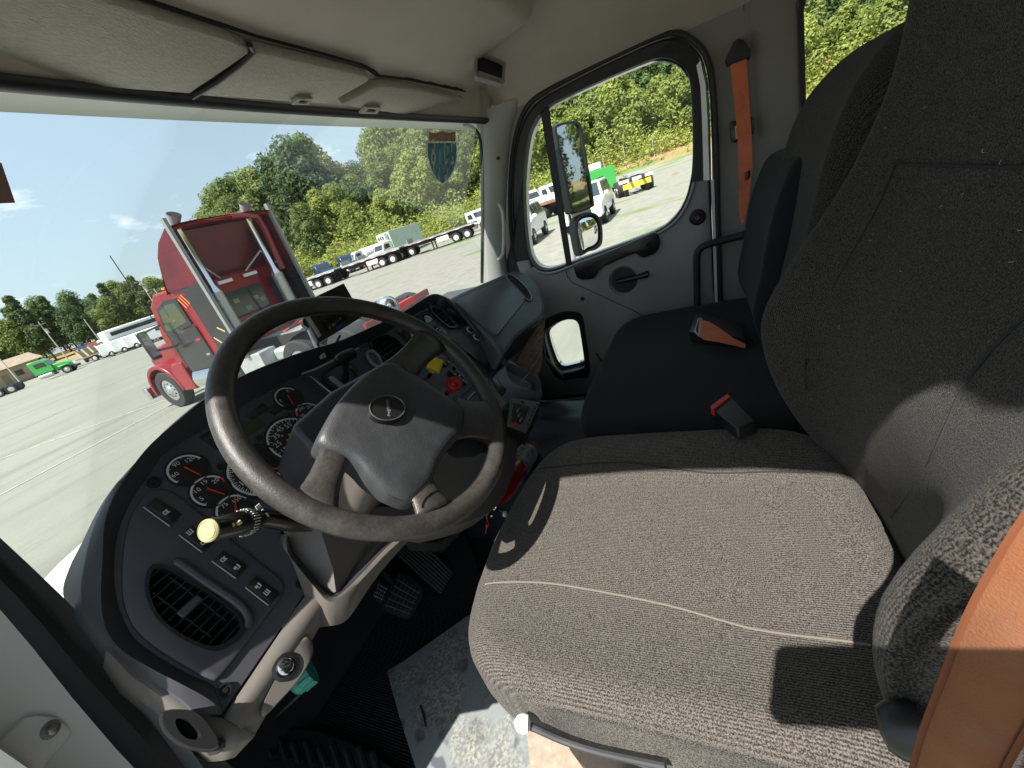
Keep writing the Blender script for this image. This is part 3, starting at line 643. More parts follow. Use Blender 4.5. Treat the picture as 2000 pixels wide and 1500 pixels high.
MB().plate(mo, -nm_, .06, .02, back=.03).build('mirror_shell', M_black, mr_)
co_ = tr(mp2, cat([(1120, 440), (1127, 422), (1145, 415), (1160, 417), (1171, 430), (1175, 455), (1173, 478), (1160, 489), (1146, 492), (1133, 500), (1126, 480)], 3))
ci_ = tr(mp2, cat([(1125, 442), (1131, 426), (1146, 420), (1158, 421), (1167, 432), (1170, 456), (1168, 474), (1157, 484), (1146, 488), (1137, 494), (1131, 478)], 3))
MB().ring(co_, ci_, nm_, .012, seg=40, back=-.04, round_=.004).build('convex_frame', M_black, mr_); MB().dome(ci_, nm_, .012, 8, 2).build('convex_glass', M_mirror, mr_, ang=180)
MB().plate(co_, -nm_, .05, .015, back=.03).build('convex_shell', M_black, mr_)
MB().tube(tr(PX(2.46), [(1108, 400), (1118, 460), (1128, 560)]), .011, 8).tube(tr(PX(2.46), [(1118, 420), (1128, 470), (1140, 560)]), .008, 8).build('mirror_arm', M_chrome, mr_)

# ================================================================ DASHBOARD
DN = V((0, -cos(radians(35)), sin(radians(35)))); DP = (V((0, .75, -.30)), DN)
D = thing('dashboard', 'dark curved dashboard wrapped round the steering wheel with gauges, switches and vents', 'dashboard', (.6, .9, -.4))
def dpl(px, d=0): return tr(off(DP, d), px)
DU, DV, _ = basis(DN)
def dmat(px, d=0, rot=0): return frm(on(off(DP, d), *px), DN) @ Matrix.Rotation(radians(rot), 4, 'Z')
base = MB().plate(dpl([(433, 1394), (360, 1339), (300, 1307), (240, 1271), (206, 1222), (198, 1170), (203, 1086), (208, 1020), (227, 965), (259, 922), (303, 870), (355, 829), (403, 786), (468, 745), (544, 712), (606, 690), (664, 672), (730, 645), (790, 616), (842, 584), (862, 587), (890, 608), (984, 718), (940, 760), (930, 800), (780, 880), (650, 930), (560, 1010), (546, 1045), (552, 1070), (582, 1102), (611, 1135)]), DN, 0, 0, back=-.02).build('panel', M_dashp, D)
rows_ = [((425, 1345), (433, 1396), .012, (330, 1402), -.02), ((414, 1332), (414, 1370), .014, (300, 1374), -.02), ((375, 1317), (360, 1339), .018, (262, 1345), -.025), ((330, 1292), (300, 1308), .02, (232, 1318), -.03),
 ((285, 1262), (240, 1272), .02, (200, 1270), -.03), ((255, 1230), (207, 1228), .02, (150, 1215), -.035), ((231, 1170), (197, 1170), .02, (123, 1161), -.035), ((225, 1100), (200, 1090), .02, (135, 1110), -.035),
 ((235, 1035), (205, 1020), .022, (160, 1060), -.03), ((262, 975), (224, 967), .025, (190, 999), -.02), ((295, 925), (256, 920), .03, (222, 951), 0), ((325, 885), (297, 868), .04, (268, 899), .015),
 ((385, 848), (346, 827), .045, (322, 841), .03), ((440, 815), (400, 783), .05, (390, 784), .035), ((500, 780), (466, 742), .055, (460, 740), .045), ((572, 740), (542, 709), .055, (540, 705), .045),
 ((640, 706), (602, 688), .05, (600, 684), .04), ((708, 674), (662, 670), .045, (660, 666), .035), ((770, 642), (730, 640), .04, (728, 636), .03), ((812, 614), (788, 612), .03, (786, 608), .02), ((848, 598), (840, 580), .026, (838, 576), .016),
 ((862, 602), (864, 583), .026, (866, 578), .016), ((890, 612), (892, 606), .026, (896, 601), .012), ((978, 714), (984, 716), .026, (990, 711), .012)]
def rail(f): return cat([tuple(f(r)) for r in rows_], 4, False)
Pr = rail(lambda r: on(off(DP, -.002), *r[0])); Cr = rail(lambda r: on(off(DP, r[2]), *r[1])); Sr = rail(lambda r: on(off(DP, r[4]), *r[3]))
P2 = [a.lerp(b, .75)+DN*.001 for a, b in zip(Pr, Cr)]; C2 = [c+(s_-c)*.16+DN*.006 for c, s_ in zip(Cr, Sr)]
C3 = [c+(s_-c)*.5+DN*.012*(1 if i < 40 else 0) for i, (c, s_) in enumerate(zip(Cr, Sr))]
Br = []
for i, s_ in enumerate(Sr):
    k = sm(22, 40, i); e = sm(len(Sr)-10, len(Sr)-4, i)
    Br.append(s_+V((-.02*(1-k)+.0*k, .03+.13*k, -.20+.08*k)))
MB().loft([Pr, P2, Cr], closed=False).build('inner_rim', M_dash, D, ang=70)
MB().loft([Cr, C2, C3], closed=False).build('rim_lip', M_dash, D, ang=70)
MB().loft([C3, Sr, Br], closed=False).build('outer_rim', M_dasht, D, ang=80)
MB().loft([[V((.10, y, z)) for y, z in ((.80, -.50), (1.0, -.55), (1.2, -.57))], [V((.55, y, z)) for y, z in ((.80, -.36), (1.0, -.38), (1.2, -.40))], [V((1.2, y, z)) for y, z in ((.88, -.27), (1.05, -.30), (1.2, -.31))], [V((1.85, y, z)) for y, z in ((.80, -.30), (1.0, -.32), (1.2, -.31))]], closed=False).build('dash_top', M_dasht, D, ang=80)
# switch area slightly proud, with the round vent cut through
sw = dpl(cat([(238, 1090), (250, 1022), (272, 982), (290, 963), (322, 958), (348, 970), (400, 1012), (450, 1055), (520, 1110), (546, 1132), (553, 1146), (548, 1168), (520, 1205), (470, 1272), (430, 1322), (410, 1330), (375, 1313), (302, 1268), (258, 1226), (238, 1170)], 2))
swp = MB().plate(sw, DN, .007, .005, back=-.001).build('switch_panel', M_dashp, D)
vo = dpl(cat([(290, 1128), (298, 1113), (314, 1112), (336, 1122), (370, 1143), (415, 1169), (456, 1203), (470, 1222), (468, 1238), (448, 1256), (422, 1269), (390, 1263), (344, 1240), (308, 1208), (292, 1176), (287, 1150)], 3))
c0 = sum(vo, V())/len(vo)
def scl(P, k, d=0): c = sum(P, V())/len(P); return [c+(q-c)*k+DN*d for q in P]
cut(swp, [cutter(scl(vo, 1.0), DN, -.05, .05)]); cut(base, [cutter(scl(vo, 1.0), DN, -.05, .05)])
def vent(vo, nv, depth, parent, lab=None, along=0, tab=True, cutb=False, th_=.0016):
    if cutb: cut(base, [cutter(vo, DN, -.06, .03)])
    h_ = .008 if not cutb else .002
    v = MB().ring(scl(vo, 1.06, h_), scl(vo, .95, h_), DN, .006, seg=60, back=-.02, round_=.003).build('air_vent', M_black, parent, label=lab)
    MB().loft([scl(vo, .97, h_), scl(vo, .95, -depth)], True, False, True).build('duct', M_blackm, v, ang=180)
    c = sum(vo, V())/len(vo); U = [(q-c).dot(DU) for q in vo]; W = [(q-c).dot(DV) for q in vo]
    A, B = (W, U) if along == 0 else (U, W); ea, eb = (DV, DU) if along == 0 else (DU, DV)
    for i in range(nv):
        a = min(A)+(max(A)-min(A))*(i+.7)/(nv+.4)
        xs = []
        for j in range(len(vo)):
            a0, a1 = A[j-1]-a, A[j]-a
            if a0*a1 < 0: xs.append(B[j-1]+(B[j]-B[j-1])*a0/(a0-a1))
        if len(xs) < 2: continue
        b0, b1 = min(xs)*.93, max(xs)*.93
        p0 = c+ea*a+eb*b0+DN*(h_-.001); p1 = c+ea*a+eb*b1+DN*(h_-.001); dd = (-DN+ea*.25).normalized()*.014; tt = ea*th_
        MB().loft([[p0, p0+tt, p0+tt+dd, p0+dd], [p1, p1+tt, p1+tt+dd, p1+dd]], True, True, True).build('vane', M_black, v)
    if tab:
        p = c+DN*(h_+.001); MB().box(p, (.030, .011, .006), Matrix((DU, DV, DN)).transposed()).build('vent_tab', M_dash, v, bev=.002)
        p = c+DN*(h_-.005)
        for sgn in (-1, 1): MB().box(p+DU*sgn*.0*1+DV*0+DU*sgn*.012, (.0016, .10, .008), Matrix((DU, DV, DN)).transposed()).build('cross_bar', M_black, v)
    return v
vent(vo, 12, .05, D, 'large oval air vent at the lower left end of the dashboard')
vent(dpl(cat([(839, 599), (852, 593), (868, 594), (884, 603), (896, 618), (899, 631), (890, 640), (876, 641), (856, 626), (842, 611)], 3)), 7, .04, D, 'oval air vent at the top of the centre panel', cutb=True, tab=False)
vent(dpl(cat([(722, 672), (740, 660), (758, 658), (776, 668), (790, 686), (792, 700), (776, 706), (752, 706), (732, 692)], 3)), 6, .04, D, 'air vent behind the upper rim of the steering wheel', cutb=True, tab=False)
# ridge above the large vent
MB().tube([q+DN*.004 for q in dpl(cat([(338, 1099), (352, 1103), (400, 1137), (450, 1170), (476, 1192), (485, 1212), (481, 1228)], 4, False), .006)], [.002]+[.006]*23+[.003], 10).build('ridge', M_dashp, D)
for q in ((300, 941), (590, 1137), (439, 1349)):
    MB().lathe(on(off(DP, .003), *q), DN, [(.0095, -.003), (.0095, .001), (.007, .0012), (.006, -.001), (.004, -.001), (.0035, .0015)], 18).build('trim_screw', M_black, D)
# rocker switches
def rocker(c4, marks, lab, slider=False):
    P = dpl(c4, .006); n_ = MB().plate(P, DN, .004, .0012, back=-.002).build('rocker_switch', M_black, D, label=lab)
    c = sum(P, V())/4; e1 = (P[1]-P[0]); e2 = (P[2]-P[1]); q = [c-e1*.36-e2*.40, c+e1*.36-e2*.40, c+e1*.36+e2*.40, c-e1*.36+e2*.40]
    MB().plate([a+DN*.003 for a in q], DN, .004, .0015).build('rocker', M_black, n_)
    for k, mk in marks:
        p = c+e2*k+DN*.0078; fm = frm(p, DN)
        g = MB(fm)
        for x, y, w_, h_ in mk: g.box((x, y, 0), (w_, h_, .0004))
        g.build('symbol', M_print, n_)
    MB().tube([P[0]+DN*.0045, P[3]+DN*.0045], .0007, 6).build('worn_edge', mat('worn edge', (.45, .45, .46), .4), n_)
    if slider: MB().box(c+DN*.011+DU*.003, (.004, .012, .012), Matrix((DU, DV, DN)).transposed()).build('toggle', M_black, n_)
ic1 = [(-.003, .002, .0012, .006), (0, .002, .0012, .006), (.003, .002, .0012, .006), (0, -.002, .008, .0012)]
ic2 = [(0, .0025, .007, .0012), (0, -.0025, .007, .0012), (-.0035, 0, .0012, .005), (.001, 0, .003, .002)]
ic3 = [(-.002, .001, .004, .004), (.003, .001, .002, .006), (.001, -.003, .006, .001)]
rocker([(280, 993), (304, 973), (355, 1005), (331, 1030)], [(.12, ic2)], 'wide rocker switch at the top left of the switch panel')
rocker([(349, 1047), (373, 1026), (419, 1059), (394, 1081)], [(-.28, ic1), (.28, ic2)], 'second rocker switch under the stalk end')
rocker([(413, 1098), (436, 1077), (484, 1107), (460, 1132)], [(-.26, ic2), (.26, ic3)], 'third rocker switch with a small black toggle', True)
rocker([(478, 1149), (499, 1126), (548, 1161), (523, 1184)], [(-.2, ic3), (.16, ic1)], 'lowest rocker switch, partly in the sun')
# gauges
def gauge(px, Rr, nums, a0, a1, needle, lab, ticks=0, hot=None, dots=0):
    c = on(off(DP, .0), *px); M = frm(c, DN)
    gg = MB(M).lathe((0, 0, 0), (0, 0, 1), [(Rr*1.08, -.001), (Rr*1.08, .004), (Rr*1.02, .004), (Rr*1.0, .0015)], 40).build('gauge', M_black, D, label=lab)
    MB(M).lathe((0, 0, .0016), (0, 0, 1), [(Rr*.99, 0), (Rr*.5, .0001)], 40).build('dial_face', mat('dial black', (.008, .008, .009), .45), gg)
    g = MB(M); n_ = 40; r1, r0 = Rr*.97, Rr*(.90 if Rr > .04 else .86)
    def arc(g, s, e, r0, r1, z=.0024):
        k = max(2, int(abs(e-s)/6)); lo = []
        for i in range(k+1):
            a = radians(s+(e-s)*i/k); lo.append([(r0*cos(a), r0*sin(a), z), (r1*cos(a), r1*sin(a), z)])
        g.loft(lo, closed=False)
    arc(g, a0, a1, r0, r1)
    for i in range(ticks+1):
        a = radians(a0+(a1-a0)*i/ticks); w_ = Rr*.012; u = V((cos(a), sin(a), 0)); v_ = V((-sin(a), cos(a), 0))
        q = .78 if i % 2 == 0 else .84
        g.face([u*Rr*q-v_*w_+V((0, 0, .0025)), u*Rr*.93-v_*w_+V((0, 0, .0025)), u*Rr*.93+v_*w_+V((0, 0, .0025)), u*Rr*q+v_*w_+V((0, 0, .0025))])
    g.build('scale', M_print, gg)
    if hot: g = MB(M); arc(g, hot[0], hot[1], r0*.97, r1*1.01, .0028); g.build('warning_band', mat(hot[2], (.6, .22, .02) if hot[2] == 'amber' else (.55, .03, .02), .5), gg)
    it = []
    for i, s in enumerate(nums):
        a = radians(a0+(a1-a0)*(i+.5)/len(nums)) if Rr < .04 else radians(a0+(a1-a0)*i/(len(nums)-1))
        it.append((s, M @ Matrix.Translation((Rr*.64*cos(a), Rr*.64*sin(a), .0026)), Rr*(.30 if Rr > .04 else .38)))
    texts(it, M_print, gg)
    a = radians(needle); u = V((cos(a), sin(a), 0)); v_ = V((-sin(a), cos(a), 0))
    MB(M).loft([[u*-.2*Rr-v_*.05*Rr+V((0, 0, .0045)), u*.8*Rr-v_*.02*Rr+V((0, 0, .0045)), u*.8*Rr+v_*.02*Rr+V((0, 0, .0045)), u*-.2*Rr+v_*.05*Rr+V((0, 0, .0045))],
        [u*-.2*Rr-v_*.05*Rr+V((0, 0, .0055)), u*.8*Rr-v_*.02*Rr+V((0, 0, .0055)), u*.8*Rr+v_*.02*Rr+V((0, 0, .0055)), u*-.2*Rr+v_*.05*Rr+V((0, 0, .0055))]], True, True, True).build('needle', M_red, gg)
    if dots:
        g = MB(M)
        for i in range(dots): g.box(((i % 2)*Rr*.22-Rr*.22, Rr*.38-i*Rr*.13, .0026), (Rr*.09, Rr*.06, .0004))
        g.build('telltale', mat('amber print', (.5, .28, .04), .6), gg)
gauge((366, 918), .028, ['60', '90', '120'], 200, 10, -78, 'upper small gauge of the left column', 6)
gauge((411, 959), .028, ['5', '10', '15', '20'], 215, 0, -70, 'middle small gauge of the left column with a red band', 6, (20, -8, 'red'))
gauge((459, 997), .028, ['0', '75', '150'], 200, 10, 50, 'lowest small gauge of the left column', 6)
gauge((563, 778), .027, ['F', '', 'E'], 200, 20, -110, 'small gauge at the upper right of the cluster', 4)
gauge((603, 808), .027, ['100', '200', '250'], 200, 10, -150, 'small gauge with an amber band beside the hub', 5, (200, 130, 'amber'))
gauge((574, 858), .050, ['5', '15', '25', '35', '45', '55', '65', '75'], 225, 0, -60, 'large round speedometer dial', 24, None, 6)
gauge((505, 920), .050, ['30', '25', '20', '15', '10', '5', '0'], 60, 300, -40, 'large round rev counter dial behind the wheel rim', 48, (285, 300, 'red'))
MB().plate(dpl([(464, 842), (505, 815), (520, 830), (476, 857)]), DN, .002, .0005).build('message_display', mat('olive display', (.035, .045, .012), .25), D)
for q in ([(388, 855), (440, 822), (468, 846), (425, 880)], [(516, 800), (548, 780), (562, 792), (536, 812)], [(478, 812), (512, 788), (528, 798), (494, 820)]):
    MB().plate(dpl(q), DN, .0012, .0004).build('telltale_window', mat('smoked panel', (.018, .018, .019), .2), D)
for q in ((430, 912), (505, 856), (566, 812)): MB().lathe(on(DP, *q), DN, [(.006, 0), (.006, .002), (.004, .002), (.0035, .0005)], 14).build('trip_button', M_black, D)
# cluster shoulder on the right
MB().loft([dpl([(572, 740), (600, 742), (630, 768), (648, 792)], .0), dpl([(588, 734), (608, 738), (642, 770), (660, 796)], .022), dpl([(598, 730), (616, 736), (652, 772), (668, 800)], .018)], closed=False).build('cluster_shoulder', M_dash, D, ang=80)
MB().tube(dpl([(590, 730), (614, 722), (700, 680)], .003), .0022, 6).tube(dpl([(606, 736), (690, 800)], .02), .0016, 6).build('panel_joint', mat('worn edge'[:9], (.12, .12, .14), .4), D)
# gear lever
gl_ = MB().ring(dpl(cat([(632, 726), (672, 704), (700, 728), (698, 748), (672, 768), (648, 762), (630, 742)], 3)), dpl(cat([(640, 728), (670, 712), (692, 730), (690, 744), (668, 760), (650, 755), (638, 742)], 3)), DN, .006, seg=40, round_=.002).build('gear_lever', M_black, D)
MB().plate(dpl([(640, 738), (648, 735), (676, 756), (668, 762)]), DN, .003, .001).build('gate_label', mat('grey label', (.30, .30, .31), .5), gl_)
a_ = on(off(DP, .0), 674, 742); b_ = on(off(DP, .075), 676, 705)
MB().tube([a_, a_.lerp(b_, .5), b_], [.009, .007, .008], 10).build('stem', M_black, gl_)
k0 = on(off(DP, .08), 655, 704); k1 = on(off(DP, .08), 693, 688)
MB().tube([k0, k0.lerp(k1, .15), k0.lerp(k1, .6), k1.lerp(k0, .1), k1], [.004, .011, .013, .012, .004], 12).build('knob', M_black, gl_)
# round flap left of the vent
kk = MB().ring(dpl(cat([(714, 690), (726, 684), (740, 696), (748, 714), (744, 722), (730, 716), (718, 704)], 3), .004), dpl(cat([(718, 692), (727, 689), (738, 699), (743, 713), (740, 717), (731, 711), (721, 701)], 3), .004), DN, .005, seg=30, round_=.002).build('oval_flap', mat('satin grey plastic', (.24, .25, .26), .35), D)
MB().face(dpl(cat([(718, 692), (727, 689), (738, 699), (743, 713), (740, 717), (731, 711), (721, 701)], 3), .006)).build('flap_cover', M_dash, kk)
# centre stack details
MB().ring(dpl([(785, 634), (846, 596), (866, 602), (884, 624), (905, 645), (878, 668), (840, 652)]), dpl([(790, 634), (846, 601), (862, 605), (880, 626), (898, 645), (877, 661), (842, 648)]), DN, .003, seg=50, round_=.001).build('bezel', M_dash, D)
MB().plate(dpl([(807, 621), (829, 607), (846, 626), (826, 638)]), DN, .003, .001).build('small_display', mat('display glass', (.006, .006, .007), .12), D)
MB().plate(dpl([(776, 650), (800, 640), (818, 662), (800, 676)]), DN, .003, .001).build('small_display', mat('display glass', (.006, .006, .007), .12), D)
bt = MB().plate(dpl([(846, 640), (856, 634), (876, 652), (868, 662)]), DN, .004, .001).build('button_block', M_black, D)
g = MB()
for x, y in ((854, 642), (859, 645), (861, 652), (867, 656)): g.box(on(off(DP, .0045), x, y), (.006, .004, .0006), Matrix((DU, DV, DN)).transposed())
g.build('symbol', M_print, bt)
st = MB().plate(dpl([(906, 634), (881, 664), (941, 716), (971, 688)]), DN, .005, .002).build('stack_panel', M_dasht, D)
for q in ((918, 645), (931, 659)):
    MB().lathe(on(off(DP, .005), *q), DN, [(.0145, 0), (.0145, .002), (.010, .003), (.0095, .001), (.009, .001)], 24).build('outlet_ring', mat('pale ring', (.55, .56, .55), .4), st)
    MB().lathe(on(off(DP, .0062), *q), DN, [(.0092, 0), (.004, .001)], 20).build('outlet_socket', M_blackm, st)
for q, h_ in (((948, 655), .05), ((962, 668), .045)):
    c = on(off(DP, .0), *q); MB().lathe(c, DN, [(.012, 0), (.012, h_*.6), (.015, h_*.62), (.015, h_), (.011, h_+.003)], 16).build('black_knob', M_black, D)
MB().tube(dpl([(925, 640), (945, 662), (975, 690)], .006), .005, 8).build('edge_strip', M_black, D)
g = MB()
for i in range(5): g.box(on(off(DP, .006), 918+i*5, 692+i*4), (.007, .022, .008), Matrix((DU, DV, DN)).transposed())
g.build('toggle_row', M_black, D)
MB().plate(dpl([(972, 690), (978, 696), (948, 726), (942, 718)]), DN, .006, .002).plate(dpl([(982, 700), (990, 708), (958, 738), (950, 730)]), DN, .006, .002).build('slot_bars', M_black, D)
for i, (a, b) in enumerate((((905, 770), (945, 730)), ((913, 780), (952, 740)), ((925, 790), (960, 752)))):
    MB().tube(dpl([a, b], .006), .0026, 6).build('slot_bar', M_black if i != 1 else mat('satin grey plastic', (.24, .25, .26), .35), D)
# control block with small switches behind the yellow and red knobs
g = MB()
for x, y in ((862, 702), (868, 712), (874, 708), (880, 726), (886, 732), (893, 728), (897, 740), (903, 736), (908, 748), (888, 718), (879, 700)): g.box(on(off(DP, .004), x, y), (.010, .012, .010), Matrix((DU, DV, DN)).transposed())
g.build('toggle_block', M_black, D)
g = MB()
for x, y in ((868, 706), (890, 730), (904, 742), (898, 733)): g.box(on(off(DP, .0095), x, y), (.004, .003, .0008), Matrix((DU, DV, DN)).transposed())
g.build('symbol', M_print, D)
def knob(px0, px1, d, c, name, lab, sq):
    """push-pull valve knob standing out of the panel"""
    a = on(off(DP, .0), *px0); b = on(off(DP, d), *px1); n_ = (b-a).normalized()
    t = MB().tube([a, a.lerp(b, .55)], .006, 10).build(name, M_black, D, label=lab)
    if sq:
        M = frm(b, n_); M2 = M @ Matrix.Rotation(radians(35), 4, 'Z')
        MB(M2).loft([[(x*k, y*k, z) for x, y in ((-1, -1), (1, -1), (1, 1), (-1, 1))] for k, z in ((.009, -.040), (.009, -.012), (.016, -.010), (.018, -.004), (.018, .006), (.015, .009))], True, True, True).build('knob_head', mat('yellow knob', c, .4, var=.15, vs_=80), t, bev=.002)
    else:
        M = frm(b, n_); MB(M).lathe((0, 0, 0), (0, 0, 1), [(.008, -.040), (.009, -.012), (.019, -.008), (.0215, 0), (.0195, .006), (.012, .004), (.010, .002), (.005, .006)], 8).build('knob_head', mat('red knob', c, .35, var=.15, vs_=80), t)
knob((838, 735), (850, 712), .075, (.62, .48, .03), 'parking_brake_knob', 'yellow square push knob', True)
knob((868, 775), (886, 750), .075, (.38, .02, .015), 'air_supply_knob', 'red eight-sided push knob', False)
# right end tray with its hollow
tray = MB().plate(dpl([(990, 706), (1000, 712), (1030, 733), (1043, 735), (1052, 748), (1056, 775), (1050, 784), (1035, 782), (1015, 790), (985, 792), (966, 778), (955, 745)], .006), DN, .014, .006, back=-.03).build('tray', mat('blue grey plastic', (.10, .11, .135), .45, bump=.2, bs=1200), D)
cut(tray, [cutter(dpl(cat([(981, 720), (992, 717), (1008, 724), (1030, 736), (1044, 745), (1049, 765), (1040, 772), (1014, 762), (1000, 758), (986, 742)], 3)), DN, -.02, .05)])
MB().face(dpl([(975, 712), (1052, 735), (1052, 785), (975, 765)], -.017)).build('tray_floor', M_trim, D)
MB().plate(dpl([(957, 741), (966, 737), (989, 763), (980, 775)], .021), DN, .002, .0006).build('small_panel', M_black, D)
MB().plate(dpl([(1028, 755), (1038, 747), (1041, 752), (1032, 764)], -.010), DN, .003, .001).build('teal_clip', mat('teal plastic', (.05, .22, .20), .5), D)
# passenger side pad
AP = (V((1.45, .695, -.32)), V((0, -.62, .78)).normalized())
def apl(px, d=0): return tr(off(AP, d), px)
o1 = cat([(868, 598), (882, 583), (930, 560), (975, 541), (1000, 531), (1022, 534), (1046, 552), (1058, 578), (1062, 602), (1056, 620), (1030, 640), (1005, 660), (984, 690), (966, 672), (940, 640), (905, 612)], 3)
pad = MB().plate(apl(o1), AP[1], .0, 0, back=-.05).build('passenger_pad', M_dasht, D)
g = MB(); A_ = apl(o1); cA = sum(A_, V())/len(A_)
g.loft([[cA+(q-cA)*1.03+V((0, .10, -.10)) for q in A_], [cA+(q-cA)*1.02+AP[1]*-.012 for q in A_], [cA+(q-cA)*1.0+AP[1]*-.001 for q in A_], [cA+(q-cA)*.93+AP[1]*.004 for q in A_]], True, False, True).build('pad_edge', M_dasht, D, ang=80)
MB().plate(apl([(888, 592), (905, 582), (980, 549), (990, 549), (1024, 584), (1024, 590), (972, 656), (966, 656), (935, 632)], .004), AP[1], .007, .004).build('airbag_lid', mat('slate lid', (.075, .088, .10), .4, bump=.35, bs=900, var=.06), D)
sl3 = apl(cat([(991, 541), (998, 538), (1012, 546), (1028, 562), (1037, 578), (1036, 586), (1029, 584), (1012, 566), (996, 550)], 3), .005)
MB().ring([q for q in apl(cat([(988, 538), (998, 534), (1014, 542), (1032, 559), (1041, 578), (1039, 590), (1028, 588), (1010, 570), (993, 553)], 3), .004)], sl3, AP[1], .005, seg=40, round_=.002).build('defroster_rim', M_dasht, D)
MB().face([q-AP[1]*.001 for q in sl3]).build('defroster_slot', M_blackm, D)
MB().tube([q+AP[1]*.002 for q in sl3[2:16]], .002, 6).build('slot_edge', mat('satin grey plastic', (.24, .25, .26), .35), D)
# ================================================================ STEERING WHEEL
wt = radians(52.3); WN = V((0, -sin(wt), cos(wt))); WC = V((.47, .50, -.222)); WP = (WC, WN)
def wpl(px, d=0): return tr(off(WP, d), px)
M_leather = mat('worn leather', (.034, .031, .029), .42, bump=.6, bs=620, var=.3, vs_=40, dirt=.08)
M_lworn = mat('worn pad vinyl', (.034, .036, .040), .42, bump=.6, bs=520, var=.2, vs_=12, dirt=.05)
SW = thing('steering_wheel', 'large four-spoke steering wheel with worn leather rim and oval hub badge', 'steering wheel', tuple(WC))
u_, v_, _ = basis(WN)
MB().tube([WC+u_*(.2205*cos(2*pi*k/96))+v_*(.2205*sin(2*pi*k/96)) for k in range(96)], .0165, 16, closed=True).build('rim', M_leather, SW, ang=180)
MB().tube([WC+WN*.0005+u_*(.2040*cos(2*pi*k/96))+v_*(.2040*sin(2*pi*k/96)) for k in range(96)], .0014, 6, closed=True).build('rim_stitching', M_black, SW, ang=180)
def spoke(a, b, lab=None, d0=.012):
    """a: hub-side pixels left/right, b: rim-side"""
    n_ = 7; L_ = []
    for i in range(n_):
        t = i/(n_-1); k = t*t*(3-2*t); wv = 1+.0*t
        l = V((*a[0], 0)).lerp(V((*b[0], 0)), t); r = V((*a[1], 0)).lerp(V((*b[1], 0)), t); c = (l+r)*.5
        bow = (1-abs(2*t-1))*-.0; d = d0*(1-k)+.004*k; th_ = .016
        wq = 1-.22*sin(pi*t)
        l = c+(l-c)*wq; r = c+(r-c)*wq
        A = on(off(WP, d), l.x, l.y); B = on(off(WP, d), r.x, r.y); e = (B-A)
        pts = []
        for j in range(14):
            an = 2*pi*j/14; pts.append((A+B)*.5+e*.5*cos(an)*(1 if abs(cos(an)) < .999 else 1)+WN*(sin(an)*th_*(.55 if sin(an) > 0 else .9)))
        L_.append(pts)
    return MB().loft(L_, True, True, True).build('spoke', M_leather, SW, ang=180, label=lab)
spoke(((738, 716), (806, 752)), ((822, 634), (872, 684)), 'upper right spoke')
spoke(((880, 770), (880, 862)), ((968, 775), (985, 868)), 'right spoke')
spoke(((838, 915), (780, 955)), ((886, 982), (812, 1012)), 'pale worn bottom spoke', .002)
spoke(((630, 862), (688, 888)), ((562, 978), (662, 1004)), 'lower left spoke', .008)
padl = [(628, 836), (650, 800), (690, 757), (722, 733), (745, 722), (765, 722), (788, 738), (812, 748), (850, 770), (905, 800), (910, 815), (903, 845), (880, 872), (858, 905), (845, 940), (828, 962), (810, 976), (790, 975), (752, 958), (720, 935), (702, 916), (686, 902), (668, 893), (645, 885), (625, 874), (617, 860)]
pc = cat(padl, 3); P_ = wpl(pc, .012)
g = MB(); c_ = WC+WN*.02+u_*0
def padh(q):
    w_ = q-WC; a, b = w_.dot(u_), w_.dot(v_); r = sqrt(a*a+b*b); return .040-.9*r*r
L_ = [[q-WN*.030 for q in P_], [q-WN*.006 for q in P_]]
cc = on(off(WP, .012), 765, 835)
for sc in (.985, .955, .90, .80, .65, .5, .35, .2, .06):
    L_.append([cc+(q-cc)*sc+WN*(padh(cc+(q-cc)*sc)-.012-.010*(max(0, (sc-.9)/.1))**2) for q in P_])
g.loft(L_, True, True, True).build('hub_pad', M_lworn, SW, ang=60)
# seam round the pad, badge
MB().tube([q+WN*.001 for q in wpl(cat([(800, 984), (806, 972), (822, 958), (838, 944)], 4, False), .020)], .0012, 6).build('pad_seam', M_black, SW)
bc = on(off(WP, .042), 757, 797); BMx = frm(bc, WN) @ Matrix.Rotation(radians(-18), 4, 'Z')
bd = MB(BMx).loft([[(a*k, b*k, z) for a, b in [(.0285*cos(2*pi*i/40), .021*sin(2*pi*i/40)) for i in range(40)]] for k, z in ((1.1, -.010), (1.1, .001), (1.03, .0022), (.98, .0005), (.1, .0008))], True, False, True).build('badge', M_black, SW)
text('Freightliner', BMx @ Matrix.Translation((0, -.001, .0012)) @ Matrix.Rotation(radians(62), 4, 'Z'), .0068, mat('dull badge print', (.16, .16, .17), .5), bd, shear=.3)
MB(BMx).tube([(.0295*cos(2*pi*i/40), .0220*sin(2*pi*i/40), .0015) for i in range(40)], .0009, 6, closed=True).build('badge_ring', mat('dim ring', (.08, .08, .085), .4), bd)
# column
CL = thing('steering_column', 'steering column shroud below the wheel with its multi-function stalk', 'steering column', tuple(WC-WN*.15))
M5 = frm(WC, WN)
def rr3(w_, h_, r, z, dy=0): return [(x, y+dy, z) for x, y in rrect(0, 0, w_, h_, r, 5)]
MB(M5).loft([rr3(.10, .09, .03, -.022), rr3(.13, .115, .03, -.05, -.005), rr3(.150, .135, .03, -.10, -.012), rr3(.175, .15, .03, -.17, -.016), rr3(.19, .17, .03, -.30, -.016)], True, True, True).build('shroud', M_low, CL, ang=60)
MB(M5).loft([rr3(.154, .139, .03, -.112, -.012), rr3(.154, .139, .03, -.116, -.012)], True, True, True).build('shroud_joint', M_black, CL)
MB(M5).loft([[(x, y, z) for x, y in ((-.085, .005), (-.11, .03), (-.10, .075), (0, .085), (.10, .075), (.10, .03), (.085, .005))] for z in (-.06, -.20)], True, True, True).build('upper_cover', M_dash, CL, bev=.008)
